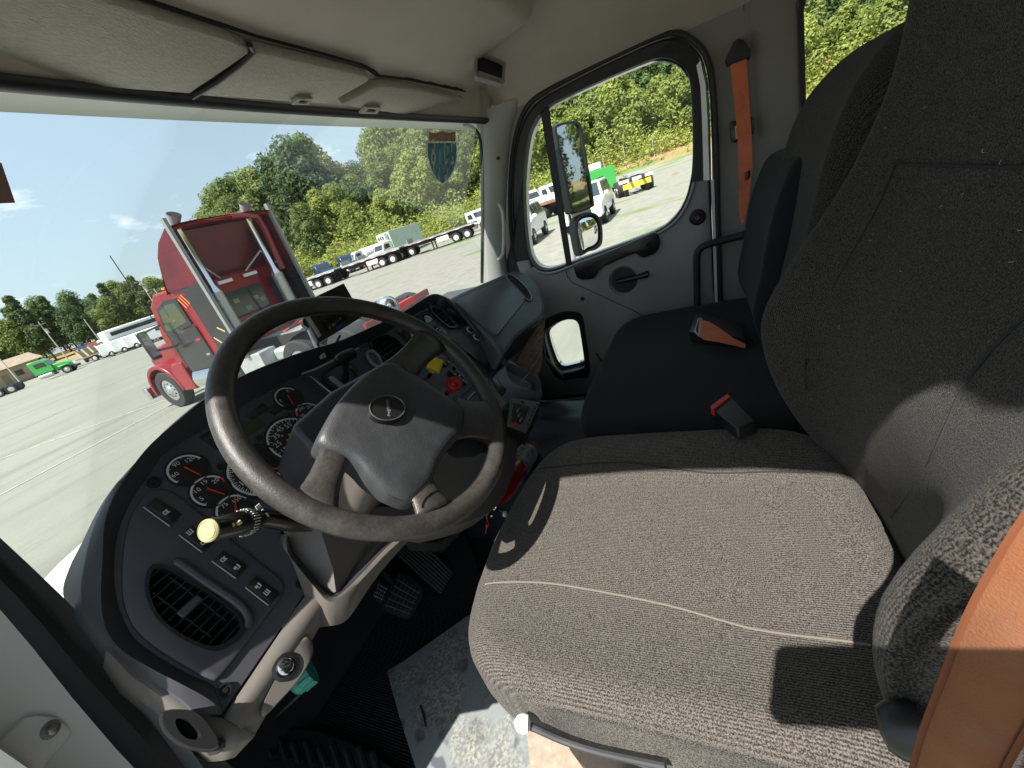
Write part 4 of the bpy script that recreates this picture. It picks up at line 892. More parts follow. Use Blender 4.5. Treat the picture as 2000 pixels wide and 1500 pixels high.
# knob and lever hole under the wheel
s0 = on(off(WP, -.085), 606, 1020); s1 = on(off(WP, -.075), 575, 1022); s2 = on(off(WP, -.05), 515, 1012); s3 = on(off(WP, -.035), 488, 1018); s4 = on(off(WP, .005), 408, 1036)
M_st = mat('gloss black stalk', (.012, .011, .010), .18)
stk = MB().tube([s0, s1, s2, s3], [.013, .012, .0115, .013], 16).tube([s3, s3.lerp(s4, .05), s3.lerp(s4, .96), s4], [.0145, .0148, .0130, .0122], 20).build('stalk', M_st, CL)
nn = (s4-s3).normalized(); Ms = frm(s4, nn)
MB(Ms).lathe((0, 0, 0), (0, 0, 1), [(.0122, -.002), (.0122, .0015), (.0108, .003), (.0100, .002)], 28).build('end_ring', mat('cream plastic', (.42, .38, .20), .4), stk)
MB(Ms).lathe((0, 0, .0018), (0, 0, 1), [(.0100, 0), (.009, .0015), (.002, .0018)], 28).build('end_button', mat('pale yellow plastic', (.42, .385, .16), .4), stk)
Mr = frm(s3.lerp(s4, .12), nn); g = MB(Mr)
for k in range(28): a = 2*pi*k/28; g.box((.0156*cos(a), .0156*sin(a), 0), (.0012, .0012, .008 if k % 4 else .012))
g.build('ring_marks', M_print, stk)
g = MB()
for px in ((505, 990), (512, 1001), (500, 1003), (519, 1008)): g.box(on(off(WP, -.036), *px), (.006, .0012, .006))
g.build('symbol', M_print, stk)
for px in ((453, 1026), (467, 1021)):
    p = on(off(WP, .001), *px); MB().box(p, (.004, .004, .004)).build('symbol', mat('pale yellow plastic', (.42, .385, .16), .4), stk)
# ================================================================ LOWER DASH
A_ = dpl([(436, 1400), (480, 1335), (545, 1238), (600, 1157), (614, 1136)], .001); B_ = dpl([(447, 1408), (492, 1345), (558, 1250), (612, 1170), (627, 1148)], .014)
C_ = dpl([(462, 1416), (512, 1352), (578, 1258), (626, 1188), (640, 1166)], .012); E_ = dpl([(492, 1444), (535, 1372), (590, 1284), (626, 1222), (644, 1196)], -.012); F_ = [q+V((0, .10, -.02)) for q in E_]
lt = MB().loft([cat([tuple(q) for q in r], 4, False) for r in (A_, B_, C_, E_, F_)], closed=False).build('lower_trim', M_low, D, ang=80)
R1 = dpl([(212, 1262), (270, 1314), (345, 1358), (414, 1400), (434, 1402), (445, 1410), (470, 1420), (500, 1432)], .004)
R2 = dpl([(205, 1284), (246, 1336), (308, 1386), (356, 1428), (398, 1462), (434, 1486), (458, 1480), (488, 1448)], -.012)
R3 = [q+V((.0, .10, -.06)) for q in R2]
MB().loft([R1, [a.lerp(b, .5)+DN*.010 for a, b in zip(R1, R2)], R2, R3], closed=False).build('corner_trim', M_low, D, ang=80)
kb = MB().loft([dpl(cat([(600, 1240), (612, 1262), (606, 1290), (582, 1330), (548, 1368), (518, 1398), (508, 1392), (520, 1360), (550, 1300), (582, 1255)], 3), d_) for d_ in (-.03, .006)]+[scl(dpl(cat([(600, 1240), (612, 1262), (606, 1290), (582, 1330), (548, 1368), (518, 1398), (508, 1392), (520, 1360), (550, 1300), (582, 1255)], 3), .010), .93)], True, True, True).build('lock_housing', M_low, D, ang=60)
kc = on(off(DP, .010), 557, 1303)
MB().lathe(kc, DN, [(.018, -.002), (.018, .003), (.0135, .004), (.012, .001)], 28).build('lock_ring', M_black, kb)
MB().lathe(kc+DN*.001, DN, [(.0105, 0), (.0105, .004), (.009, .005)], 28).build('ignition_lock', M_chrome, kb)
MB(frm(kc+DN*.0064, DN) @ Matrix.Rotation(.9, 4, 'Z')).box((0, 0, 0), (.0022, .011, .0006)).build('key_slot', M_blackm, kb)
# teal sponge roll under the lock
tg = thing('teal_bottle_cap', 'ribbed teal plastic knob just under the ignition lock', 'knob', tuple(on(off(DP, -.03), 592, 1320)))
ta = on(off(DP, -.05), 570, 1335); tb_ = on(off(DP, -.035), 606, 1305); g = MB(); g.tube([ta, ta.lerp(tb_, .15), tb_], [.018, .022, .0225], 20).build('body', mat('teal rubber', (.015, .22, .17), .5, bump=.4, bs=200, var=.3, vs_=60), tg)
for k in range(12):
    a = 2*pi*k/12; q = (tb_-ta).normalized(); uu = q.orthogonal().normalized(); ww = q.cross(uu)
    MB().tube([ta.lerp(tb_, .4)+(uu*cos(a)+ww*sin(a))*.0225, tb_+(uu*cos(a)+ww*sin(a))*.0225], .0022, 5).build('rib', mat('teal rubber', (.015, .22, .17), .5), tg)
# D-shaped release handle
rh = thing('release_handle', 'black D-shaped pull handle below the left end of the dashboard', 'handle', tuple(on(off(DP, .01), 375, 1430)))
ho = dpl(cat([(312, 1402), (318, 1391), (340, 1387), (374, 1390), (396, 1404), (418, 1432), (428, 1455), (420, 1466), (398, 1468), (368, 1462), (340, 1448), (318, 1425)], 3), .03)
hi_ = dpl(cat([(344, 1411), (358, 1409), (372, 1418), (384, 1434), (378, 1444), (362, 1442), (350, 1430)], 3), .03)
MB().ring(ho, hi_, DN, .016, seg=48, back=-.012, round_=.006).build('grip', M_black, rh)
MB().plate(dpl(cat([(338, 1408), (358, 1404), (376, 1416), (390, 1434), (384, 1450), (362, 1448), (346, 1434)], 3), .022), DN, .001, 0).build('hole_shade', M_blackm, rh)  # black plate standing in for the shade inside the handle hole
MB().tube([on(off(DP, .02), 418, 1460), on(off(DP, -.03), 440, 1450)], .008, 8).build('stem', M_black, rh)
# knee panel beside the column
KP = (V((.45, .60, -.5)), V((0, -.82, .57)).normalized())
def kpl(px, d=0): return tr(off(KP, d), px)
kt = kpl([(560, 1046), (560, 1066), (584, 1096), (612, 1128), (640, 1158), (662, 1150), (700, 1116), (740, 1070), (790, 1028)], .0)
kt2 = kpl([(556, 1040), (552, 1068), (580, 1104), (612, 1138), (645, 1166), (672, 1152), (712, 1112), (752, 1070), (800, 1030)], .018)
kt3 = kpl([(560, 1050), (562, 1078), (586, 1112), (614, 1146), (644, 1176), (678, 1160), (720, 1118), (760, 1076), (806, 1036)], .020)
kt4 = kpl([(600, 1180), (606, 1190), (620, 1200), (634, 1212), (650, 1222), (682, 1206), (728, 1138), (772, 1084), (812, 1044)], -.01)
kt5 = [q+V((0, .15, -.05)) for q in kt4]
kt0 = [q+V((0, .12, .02)) for q in kt]
MB().loft([cat([tuple(q) for q in r], 3, False) for r in (kt0, kt, kt2, kt3, kt4, kt5)], closed=False).build('knee_panel', M_low, D, ang=60)
MB().loft([cat([tuple(q) for q in r], 3, False) for r in ([a.lerp(b, -.35)+DN*.001 for a, b in zip(kt, kt2)], [q+DN*.001 for q in kt2])], closed=False).build('knee_panel_top', M_dash, D, ang=60)
MB().loft([kpl([(548, 1000), (556, 1050), (584, 1098), (612, 1130), (640, 1160)], -.008), kpl([(620, 990), (628, 1040), (640, 1080), (650, 1110), (656, 1156)], .020), kpl([(700, 990), (712, 1020), (706, 1060), (690, 1100), (668, 1150)], .004), kpl([(800, 990), (796, 1020), (760, 1050), (724, 1092), (690, 1130)], -.03)], closed=False).build('lower_shroud', M_low, D, ang=30)
LC = off(DP, -.045)
lc = MB().plate(tr(LC, cat([(820, 850), (900, 790), (975, 775), (1005, 830), (1004, 900), (985, 965), (945, 1010), (880, 1035), (800, 1040), (780, 960)], 2)), DN, .02, .01, back=-.05).build('lower_console', M_low, D)
cut(lc, [cutter(tr(off(LC, .02), cat([(872, 880), (884, 856), (908, 842), (938, 843), (958, 856), (968, 872), (962, 886), (940, 884), (925, 893), (908, 893), (888, 895)], 3)), DN, -.04, .03)])
MB().face(tr(off(LC, -.015), [(860, 830), (980, 830), (980, 910), (860, 910)])).build('pocket_floor', M_dash, D)
# carpeted cover beside the pedals
MB().loft([tr(PY(.98), [(770, 1040), (850, 1020), (920, 1010)]), tr(PY(.90), [(790, 1060), (862, 1060), (915, 1020)]), tr(PY(.95), [(800, 1075), (862, 1082), (900, 1050)]), tr(PY(1.1), [(810, 1080), (866, 1080), (905, 1060)])], closed=False).build('kick_cover', mat('grey felt', (.07, .068, .064), .95, bump=.6, bs=300, var=.3, vs_=60), D, ang=80)
# small switch box standing by the console
sb = thing('switch_box', 'small black control box with a metal face and a red button beside the console', 'control box', tuple(on(PY(.5), 1022, 830)))
BN = V((-.35, -.45, .82)).normalized(); BP = (on(PY(.52), 1022, 808), BN)
bf = tr(BP, [(997, 777), (1055, 787), (1028, 846), (990, 833)])
MB().prism(bf, -BN*.07).build('case', M_black, sb, bev=.001)
MB().plate(bf, BN, .003, .0006, back=.0005).build('face_plate', mat('dark teal metal', (.10, .12, .12), .35, .5), sb)
MB().plate(tr(off(BP, .003), [(1002, 788), (1034, 795), (1020, 828), (998, 826)]), BN, .004, .001).build('black_panel', M_black, sb)
for i in range(5): MB().lathe(on(off(BP, .003), 1044-i*3.3, 797+i*8), BN, [(.003, 0), (.003, .002), (.001, .002)], 10).build('indicator', M_blackm, sb)
for i in range(3): MB().box(on(off(BP, .008), 1012+i*5-i*2, 801+i*9), (.020, .004, .004)).build('toggle', M_steel, sb)
MB().lathe(on(off(BP, .003), 1006, 831), BN, [(.007, 0), (.007, .005), (.003, .006)], 14).build('red_button', mat('red knob', (.38, .02, .015), .35), sb)
for q in ((1020, 784), (1050, 790)): MB().lathe(on(off(BP, .003), *q), BN, [(.004, 0), (.002, .002)], 8).build('screw', M_black, sb)
# pleated cloth boot under the passenger pad
pb = thing('pleated_cloth', 'brown pleated cloth hanging under the passenger side of the dashboard', 'cloth', tuple(on(PX(1.5), 1025, 680)))
PB = (on(PX(1.42), 1025, 680), V((-.7, -.65, .3)).normalized())
g = MB(); rows = []
for j in range(49):
    t = j/48
    a = V((985, 696, 0)).lerp(V((1046, 738, 0)), t); b = V((1066, 612, 0)).lerp(V((1058, 706, 0)), t**1.1) if t < .999 else V((1058, 706, 0))
    row = []
    for i in range(17):
        s = i/16; q = a.lerp(b, s); bow = sin(pi*s)*9*(t-.5); d = .010*sin(t*2*pi*6.5+s*1.1)*(.5+.5*sin(pi*min(1, s+.1)))+.02*sin(pi*t)
        row.append(on(off(PB, d), q.x+bow*.6, q.y+bow))
    rows.append(row)
g.loft(rows, closed=False).build('folds', mat('brown cloth', (.34, .265, .20), .9, bump=.6, bs=260, var=.25, vs_=30), pb, ang=180)
MB().tube([on(PB, 1062, 622), on(PB, 1060, 650), on(PB, 1066, 700), on(PB, 1100, 738)], .006, 8).build('edge_piping', M_black, pb)
# ================================================================ PEDALS AND FLOOR
FP = (V((.72, .90, -1.02)), V((0, -.62, .78)).normalized())
ac = thing('accelerator_pedal', 'long black ribbed accelerator pedal', 'pedal', tuple(on(FP, 850, 1120)))
ap = [(772, 1080), (800, 1055), (846, 1078), (917, 1150), (892, 1189), (830, 1136)]
MB().plate(tr(FP, ap), FP[1], .010, .003, back=-.006).build('tread', M_rubber, ac)
for i in range(8):
    t = (i+.5)/8; a = V((772, 1080, 0)).lerp(V((806, 1054, 0)), t); b = V((892, 1187, 0)).lerp(V((916, 1151, 0)), t); m_ = V((828, 1134, 0)).lerp(V((852, 1084, 0)), t)
    MB().tube([on(off(FP, .012), q.x, q.y) for q in (a.lerp(m_, .06), a.lerp(m_, .5), m_, m_.lerp(b, .5), m_.lerp(b, .97))], .0026, 6).build('rib', mat('worn rubber rib', (.075, .072, .07), .5), ac)
bk = thing('brake_pedal', 'black brake pedal with a waffle-pattern rubber pad', 'pedal', tuple(on(FP, 790, 1165)))
b4 = [(778, 1122), (800, 1128), (824, 1150), (826, 1166), (802, 1207), (790, 1208), (746, 1190), (748, 1172)]
MB().plate(tr(off(FP, .02), b4), FP[1], .010, .003, back=-.006).build('pad', M_rubber, bk)
for i in range(6):
    t = (i+.5)/6; a = V((778, 1124, 0)).lerp(V((823, 1154, 0)), t); b = V((748, 1188, 0)).lerp(V((798, 1205, 0)), t); MB().tube([on(off(FP, .031), q.x, q.y) for q in (a, b)], .0016, 5).build('ridge', mat('worn rubber rib', (.075, .072, .07), .5), bk)
for i in range(5):
    t = (i+.6)/5.2; a = V((778, 1124, 0)).lerp(V((748, 1188, 0)), t); b = V((823, 1154, 0)).lerp(V((798, 1205, 0)), t); MB().tube([on(off(FP, .031), q.x, q.y) for q in (a, b)], .0016, 5).build('ridge', mat('worn rubber rib', (.075, .072, .07), .5), bk)
MB().tube([on(off(FP, .015), 775, 1150), on(off(FP, .03), 720, 1075)], .010, 8).build('arm', M_black, bk)
fr2 = thing('foot_bracket', 'worn metal grating bracket left of the brake pedal', 'bracket', tuple(on(FP, 740, 1150)))
MB().plate(tr(off(FP, .01), [(728, 1148), (742, 1136), (760, 1148), (758, 1160), (744, 1180), (726, 1166)]), FP[1], .006, .001).build('plate', M_rubber, fr2)
for i in range(4): MB().tube([on(off(FP, .018), 722+i*6, 1118+i*5), on(off(FP, .018), 716+i*5+4, 1135+i*6)], .002, 5).build('bar', M_steel, fr2)
for i in range(5): MB().tube([on(off(FP, .018), 742+i*3.4, 1138+i*2.3), on(off(FP, .018), 729+i*3.4, 1165+i*2.6)], .0012, 5).build('bar', M_steel, fr2)
for i in range(4): MB().tube([on(off(FP, .018), 741-i*3.4, 1142+i*7), on(off(FP, .018), 757-i*3, 1152+i*6.5)], .0012, 5).build('bar', M_steel, fr2)
# footwell mat with stripes
mt = MB().prism(tr(PZ(-1.035), [(470, 1500), (640, 1180), (905, 1030), (960, 1180), (900, 1380), (1200, 1900), (400, 2100)]), (0, 0, .006)).build('floor_mat', mat('ribbed floor mat', (.014, .014, .015), .8, bump=1.0, bs=55, kind='wave', ms=(1, 1, 1)), label='black ribbed rubber mat on the driver floor', cat_='floor mat')
# engine hump and loose black vinyl
hp_ = thing('engine_hump', 'low blue-black vinyl covered hump between the seats and the console', 'engine cover', (1.2, .65, -1.05))
g = MB(); rows = []
for j in range(25):
    y = .30+.9*j/24; row = []
    for i in range(33):
        x = .92+.82*i/32; e = min(sm(0, .14, x-.92), sm(0, .2, 1.74-x)); ez = sm(0, .12, y-.30)
        z = -1.05+.20*e*ez+.012*noise.noise(V((x*7, y*5, 2)))+.010*noise.noise(V((x*17, y*9, 4))); row.append((x, y, z))
    rows.append(row)
g.loft(rows, closed=False).build('vinyl_cover', mat('blue black vinyl', (.020, .024, .034), .38, bump=.4, bs=160, var=.15, vs_=20), hp_, ang=180)
# print vinyl offcut by the seat
vm = bpy.data.materials.new('pebble print vinyl'); vm.use_nodes = True; t = vm.node_tree; n = t.nodes.new; l = t.links.new; p = t.nodes['Principled BSDF']; p.inputs['Roughness'].default_value = .55
tc = n('ShaderNodeTexCoord')
def tx(kind, sc, **k):
    q = n('ShaderNodeTex'+kind); q.inputs['Scale'].default_value = sc; l(tc.outputs['Object'], q.inputs[0])
    for a, b in k.items(): q.inputs[a].default_value = b
    return q
wn_ = tx('Noise', 9.0, Detail=3.0); vv = n('ShaderNodeTexVoronoi'); vv.inputs['Scale'].default_value = 22; vv.inputs['Randomness'].default_value = 1
mxv = n('ShaderNodeMixRGB'); mxv.inputs[0].default_value = .10; l(tc.outputs['Object'], mxv.inputs[1]); l(wn_.outputs['Color'], mxv.inputs[2]); l(mxv.outputs[0], vv.inputs[0])
r1 = ramp2 = n('ShaderNodeValToRGB'); r1.color_ramp.elements[0].position = .30; r1.color_ramp.elements[0].color = (.075, .085, .10, 1); r1.color_ramp.elements[1].position = .42; r1.color_ramp.elements[1].color = (.19, .21, .215, 1); l(vv.outputs['Distance'], r1.inputs[0])
n3 = tx('Noise', 160.0, Detail=5.0); r3 = n('ShaderNodeValToRGB'); r3.color_ramp.elements[0].position = .42; r3.color_ramp.elements[1].position = .62; r3.color_ramp.elements[0].color = (.13, .135, .13, 1); r3.color_ramp.elements[1].color = (.30, .30, .265, 1); l(n3.outputs[0], r3.inputs[0])
n4 = tx('Noise', 6.0, Detail=2.0); r4 = n('ShaderNodeValToRGB'); r4.color_ramp.elements[0].position = .42; r4.color_ramp.elements[1].position = .55; l(n4.outputs[0], r4.inputs[0])
ma = n('ShaderNodeMixRGB'); l(r4.outputs[0], ma.inputs[0]); l(r1.outputs[0], ma.inputs[1]); l(r3.outputs[0], ma.inputs[2]); l(ma.outputs[0], p.inputs['Base Color'])
off_ = thing('vinyl_offcut', 'stone-print vinyl offcut lying on the floor beside the driver seat', 'vinyl sheet', tuple(on(PZ(-.99), 860, 1380)))
MB().prism(tr(PZ(-.99), [(756, 1311), (790, 1290), (838, 1256), (917, 1200), (935, 1225), (1050, 1330), (1200, 1500), (1200, 1640), (840, 1640), (812, 1500), (780, 1400)]), (0, 0, -.004)).build('sheet', vm, off_)
MB().prism(tr(PZ(-.988), [(819, 1378), (823, 1376), (831, 1398), (833, 1420), (830, 1418), (826, 1400)]), (0, 0, -.001)).build('tear', M_blackm, off_)
of2 = thing('cardboard_scrap', 'cream speckled board under the front edge of the driver seat', 'board', tuple(on(PZ(-.93), 1100, 1470)))
MB().prism(tr(PZ(-.93), [(1028, 1418), (1060, 1420), (1190, 1460), (1230, 1560), (1120, 1640), (1040, 1540)]), (0, 0, -.004)).build('sheet', mat('cream speckle', (.26, .19, .14), .7, c2=(.36, .31, .25), vs_=70, det=6), of2)
# ribbed sill tread
stp = thing('step_tread', 'black moulded sill tread with raised ribs at the open door', 'sill tread', tuple(on(PZ(-1.0), 600, 1470)))
MB().prism(tr(PZ(-1.0), [(430, 1430), (500, 1415), (625, 1425), (700, 1455), (790, 1510), (900, 1640), (380, 1640)]), (0, 0, -.03)).build('tread_body', M_floor, stp, bev=.005)
for i in range(9):
    a = on(PZ(-.998), 520+i*26, 1448+i*3-(8 if i % 2 else 0)); b = on(PZ(-.998), 536+i*26, 1482+i*5); MB().tube([a, b], .008, 8).build('rib', M_rubber, stp)
# ================================================================ SEATS
def fabric(name, c, c2, ribs=95, ax=(1, 0, 0), st=.6, speck=650, rmix=.35):
    m = bpy.data.materials.new(name); m.use_nodes = True; t = m.node_tree; n = t.nodes.new; l = t.links.new; p = t.nodes['Principled BSDF']; p.inputs['Roughness'].default_value = .95; p.inputs['Specular IOR Level'].default_value = .15
    p.inputs['Sheen Weight'].default_value = .06; p.inputs['Sheen Roughness'].default_value = .5
    tc = n('ShaderNodeTexCoord'); nz = n('ShaderNodeTexNoise'); nz.inputs['Scale'].default_value = speck; nz.inputs['Detail'].default_value = 2; l(tc.outputs['Object'], nz.inputs[0])
    mp = n('ShaderNodeMapping'); l(tc.outputs['Object'], mp.inputs[0]); mp.inputs['Rotation'].default_value = (0, 0, 0 if ax[0] else radians(90))
    if ax[2]: mp.inputs['Rotation'].default_value = (0, radians(90), 0)
    wv = n('ShaderNodeTexWave'); wv.inputs['Scale'].default_value = ribs; wv.inputs['Distortion'].default_value = 1.2; wv.inputs['Detail'].default_value = 2; wv.inputs['Detail Scale'].default_value = 3; l(mp.outputs[0], wv.inputs[0])
    pn = n('ShaderNodeTexNoise'); pn.inputs['Scale'].default_value = 6; l(tc.outputs['Object'], pn.inputs[0]); pr = n('ShaderNodeMapRange'); pr.inputs[1].default_value = .4; pr.inputs[2].default_value = .62; pr.inputs[3].default_value = rmix*.35; pr.inputs[4].default_value = rmix; l(pn.outputs[0], pr.inputs[0])
    mi = n('ShaderNodeMixRGB'); l(pr.outputs[0], mi.inputs[0]); l(nz.outputs[0], mi.inputs[1]); l(wv.outputs['Fac'] if 'Fac' in wv.outputs else wv.outputs[1], mi.inputs[2])
    rp = n('ShaderNodeValToRGB'); rp.color_ramp.elements[0].position = .38; rp.color_ramp.elements[1].position = .66; rp.color_ramp.elements[0].color = (*c, 1); rp.color_ramp.elements[1].color = (*c2, 1); l(mi.outputs[0], rp.inputs[0]); l(rp.outputs[0], p.inputs['Base Color'])
    bp = n('ShaderNodeBump'); bp.inputs['Strength'].default_value = st; bp.inputs['Distance'].default_value = .0015; l(mi.outputs[0], bp.inputs['Height']); l(bp.outputs[0], p.inputs['Normal']); return m
M_fab = fabric('tweed seat fabric', (.019, .018, .017), (.146, .130, .115), rmix=.2)
M_fabz = fabric('ribbed seat fabric', (.008, .0075, .007), (.085, .076, .067), ribs=110, rmix=.14)  # backrest weave, base colour darkened to deepen its shade
M_fabd = fabric('black bench fabric', (.010, .011, .011), (.021, .0225, .023), rmix=.1, st=.3)
M_seam = mat('seam thread', (.15, .13, .11), .9)
M_seamd = mat('dark seam', (.022, .022, .022), .9)
def outline(cx, cy, wx, wy, p=4, n_=72): 
    o = []
    for k in range(n_):
        a = 2*pi*k/n_; c, s = cos(a), sin(a); o.append((cx+wx*abs(c)**(2/p)*(1 if c > 0 else -1), cy+wy*abs(s)**(2/p)*(1 if s > 0 else -1)))
    return o
def cushion(name, O, zt, zb, m, parent, flare=.0, r=.035, bottom=.93):
    """closed pad: O outline, zt(x,y) top height, zb bottom"""
    cx = sum(q[0] for q in O)/len(O); cy = sum(q[1] for q in O)/len(O); g = MB(); L_ = []
    def lp(s, zf): return [(cx+(x-cx)*s, cy+(y-cy)*s, zf(cx+(x-cx)*s, cy+(y-cy)*s)) for x, y in O]
    L_.append(lp(bottom, lambda x, y: zb)); L_.append(lp(1.0-.01, lambda x, y: zb+.03)); L_.append(lp(1.0, lambda x, y: (zb+zt(x, y)-r)/2)); L_.append(lp(1.0, lambda x, y: zt(x, y)-r))
    for a in (20, 40, 60, 80): s = 1-(r/.28)*(1-cos(radians(a))); k = r*(1-sin(radians(a))); L_.append(lp(s, lambda x, y: zt(x, y)-k))
    for s in (.84, .78, .7, .6, .5, .4, .3, .2, .1, .03): L_.append(lp(s, lambda x, y: zt(x, y)))
    return g.loft(L_, True, True, True).build(name, m, parent, ang=180)
S = thing('driver_seat', 'driver seat in black and brown flecked fabric, half in the sun', 'seat', (.5, .1, -1.05))
def ztop(x, y):
    xn = (x-.525)/.275; b = .050*max(0, abs(xn)-.45)**1.5*2.2*(1 if xn > 0 else .55); return -.565+b-.22*max(0, y-.34)**1.4*2-.0*y+.02*max(0, -y)
OC = []
for x, y in outline(.525, .13, .278, .33, 5):
    if y > .1: y -= .05*((x-.56)/.27)**2*(y-.1)/.36
    OC.append((x, y))
cushion('cushion', OC, ztop, -.70, M_fab, S, r=.04)
# cushion seams (traced on the top)
def ontop(px, zf=ztop, z0=-.56):
    z = z0
    for _ in range(6): q = on(PZ(z), *px); z = zf(q.x, q.y)
    return q+V((0, 0, .001))
MB().tube([ontop(q) for q in cat([(948, 1142), (980, 1138), (1060, 1139), (1150, 1152), (1300, 1182), (1400, 1210), (1470, 1229), (1540, 1240), (1640, 1252), (1700, 1260)], 3, False)], .0016, 6).build('seam', M_seam, S)
MB().tube([ontop(q) for q in cat([(1052, 916), (1150, 906), (1240, 905), (1330, 918), (1400, 925), (1500, 922), (1600, 924)], 3, False)], .0016, 6).build('seam', M_seamd, S)
MB().loft([[(x, y, z) for x, y in outline(.525, .10, .235*k, .26*k, 5, 40)] for k, z in ((.9, -1.05), (.95, -.9), (.8, -.8), (1.0, -.70), (.9, -.69))], True, True, True).build('seat_base', M_black, S, ang=50)
lv_ = MB().tube(cat(tr(PX(.235), [(1022, 1414), (1050, 1424), (1100, 1446), (1170, 1468), (1300, 1496)]), 3, False), .0048, 10).build('adjust_lever', mat('dark steel', (.12, .12, .125), .35, .9), S)
MB().lathe(on(PX(.232), 1021, 1413), V((-.2, .8, .2)), [(.004, -.010), (.010, -.007), (.0115, 0), (.009, .007), (.003, .011)], 16).build('lever_knob', M_white, lv_)
def backrest(name, cx, secs, m, parent, n_=64):
    """secs: (z, y_centre_face, half_width, bolster, thickness)"""
    g = MB(); L_ = []
    zs = [s[0] for s in secs]; pts = cat([tuple(s[:3]) for s in secs], 5, False); pt2 = cat([(s[3], s[4], 0) for s in secs], 5, False)
    for a, b in zip(pts, pt2):
        z, yc, w_ = a; bo, th_, _ = b; lp = []
        for k in range(n_):
            t = 2*pi*k/n_; c, s = cos(t), sin(t); X = w_*abs(c)**.42*(1 if c > 0 else -1)
            if s >= 0: xn = abs(X/w_); Y = yc+bo*xn**3.2*min(1, s*4 if xn > .9 else 1)-(.0 if xn < .86 else ((xn-.86)/.14)**2*.045)
            else: Y = yc-th_*abs(s)**.5-.045*(1-abs(s)**.5)
            lp.append((cx+X, Y, z-.0))
        L_.append(lp)
    return g.loft(L_, True, True, True).build(name, m, parent, ang=180)
secs = [(-.60, -.20, .25, .04, .10), (-.55, -.19, .275, .07, .14), (-.47, -.175, .285, .105, .16), (-.38, -.165, .290, .125, .17), (-.30, -.165, .290, .125, .17), (-.22, -.185, .288, .10, .17), (-.14, -.215, .284, .07, .17), (-.07, -.235, .285, .045, .17), (.0, -.25, .285, .03, .16), (.08, -.26, .287, .025, .16), (.2, -.275, .29, .02, .15), (.34, -.29, .28, .01, .14), (.42, -.31, .24, 0, .12), (.45, -.33, .15, 0, .06)]
backrest('backrest', .50, secs, M_fabz, S)
def yface(x, z, cx=.5, secs=secs):
    for a, b in zip(secs, secs[1:]):
        if a[0] <= z <= b[0]:
            k = (z-a[0])/(b[0]-a[0]); yc = a[1]+(b[1]-a[1])*k; w_ = a[2]+(b[2]-a[2])*k; bo = a[3]+(b[3]-a[3])*k; xn = min(1, abs((x-cx)/w_))
            return yc+bo*xn**3.2-(0 if xn < .86 else ((xn-.86)/.14)**2*.045)
    return secs[-1][1]
def onback(px, d=.0015):
    y = -.15
    for _ in range(12):
        q = on(PY(y), *px); y = .5*y+.5*(yface(q.x, q.z)+d)
    return on(PY(y), *px)
for px in ([(1748, 320), (1715, 400), (1660, 500), (1610, 590), (1582, 650), (1573, 720), (1575, 790), (1588, 850), (1604, 905)], [(1745, 320), (1850, 323), (2000, 326), (2100, 328)], [(2060, 560), (2000, 620), (1930, 690), (1880, 760), (1840, 850), (1800, 930), (1740, 1010)]):
    MB().tube([onback(tuple(q.xy)) for q in cat([(a, b, 0) for a, b in px], 3, False)], .0014, 6).build('seam', M_seamd, S)
MB().tube([on(PY(-.16), 1520, 860), on(PY(-.17), 1560, 870), on(PY(-.20), 1600, 905)], [.022, .024, .024], 12).build('recliner_cover', M_black, S)
MB().tube([on(PX(.20), 1716, 1420), on(PX(.20), 1722, 1421), on(PX(.20), 1745, 1424), on(PX(.20), 1800, 1432)], [.004, .012, .016, .018], 14).build('hinge_cover', M_black, S)
R_ = random.Random(5)
for q in ((1806, 211), (1921, 296), (1955, 319), (1838, 404), (1992, 450), (1760, 530), (1700, 470), (1975, 512), (1880, 380), (1640, 640), (1730, 250), (1505, 640)):
    p0 = onback(q, .003); a = R_.random()*6.28; d_ = (RT*cos(a)+UP*sin(a))*(.0010+.0018*R_.random()); MB().tube([p0-d_, p0+V((0, .0012, 0)), p0+d_*.8+UP*.001], .00016, 4).build('lint_fibre', mat('lint', (.6, .6, .57), .9), S)
# passenger bench
Bn = thing('passenger_bench', 'black two-place passenger bench beside the door', 'bench seat', (1.33, .1, -1.05))
ob = [(x, y) for x, y in outline(1.335, .08, .455, .30, 6)]
def zb_(x, y): return -.585-.25*max(0, y-.25)**1.5+.012*sin((x-.9)*7)
cushion('cushion', ob, zb_, -.80, M_fabd, Bn, r=.03, bottom=.96)
MB().box((1.33, .02, -.93), (.8, .45, .25)).build('bench_base', M_black, Bn, bev=.02)
backrest('low_backrest', 1.50, [(-.62, -.14, .25, .0, .14), (-.5, -.11, .26, .01, .15), (-.38, -.135, .262, .01, .15), (-.25, -.165, .26, .01, .14), (-.17, -.19, .25, 0, .13), (-.125, -.215, .235, 0, .10), (-.11, -.245, .20, 0, .04)], M_fabd, Bn)
tl = backrest('high_backrest', 1.22, [(-.62, -.17, .23, .0, .14), (-.46, -.155, .235, .02, .16), (-.30, -.19, .24, .03, .16), (-.11, -.235, .235, .03, .16), (-.02, -.265, .225, .02, .15), (.03, -.30, .20, .01, .12), (.062, -.34, .15, 0, .07), (.07, -.37, .06, 0, .02)], M_fabz, Bn)
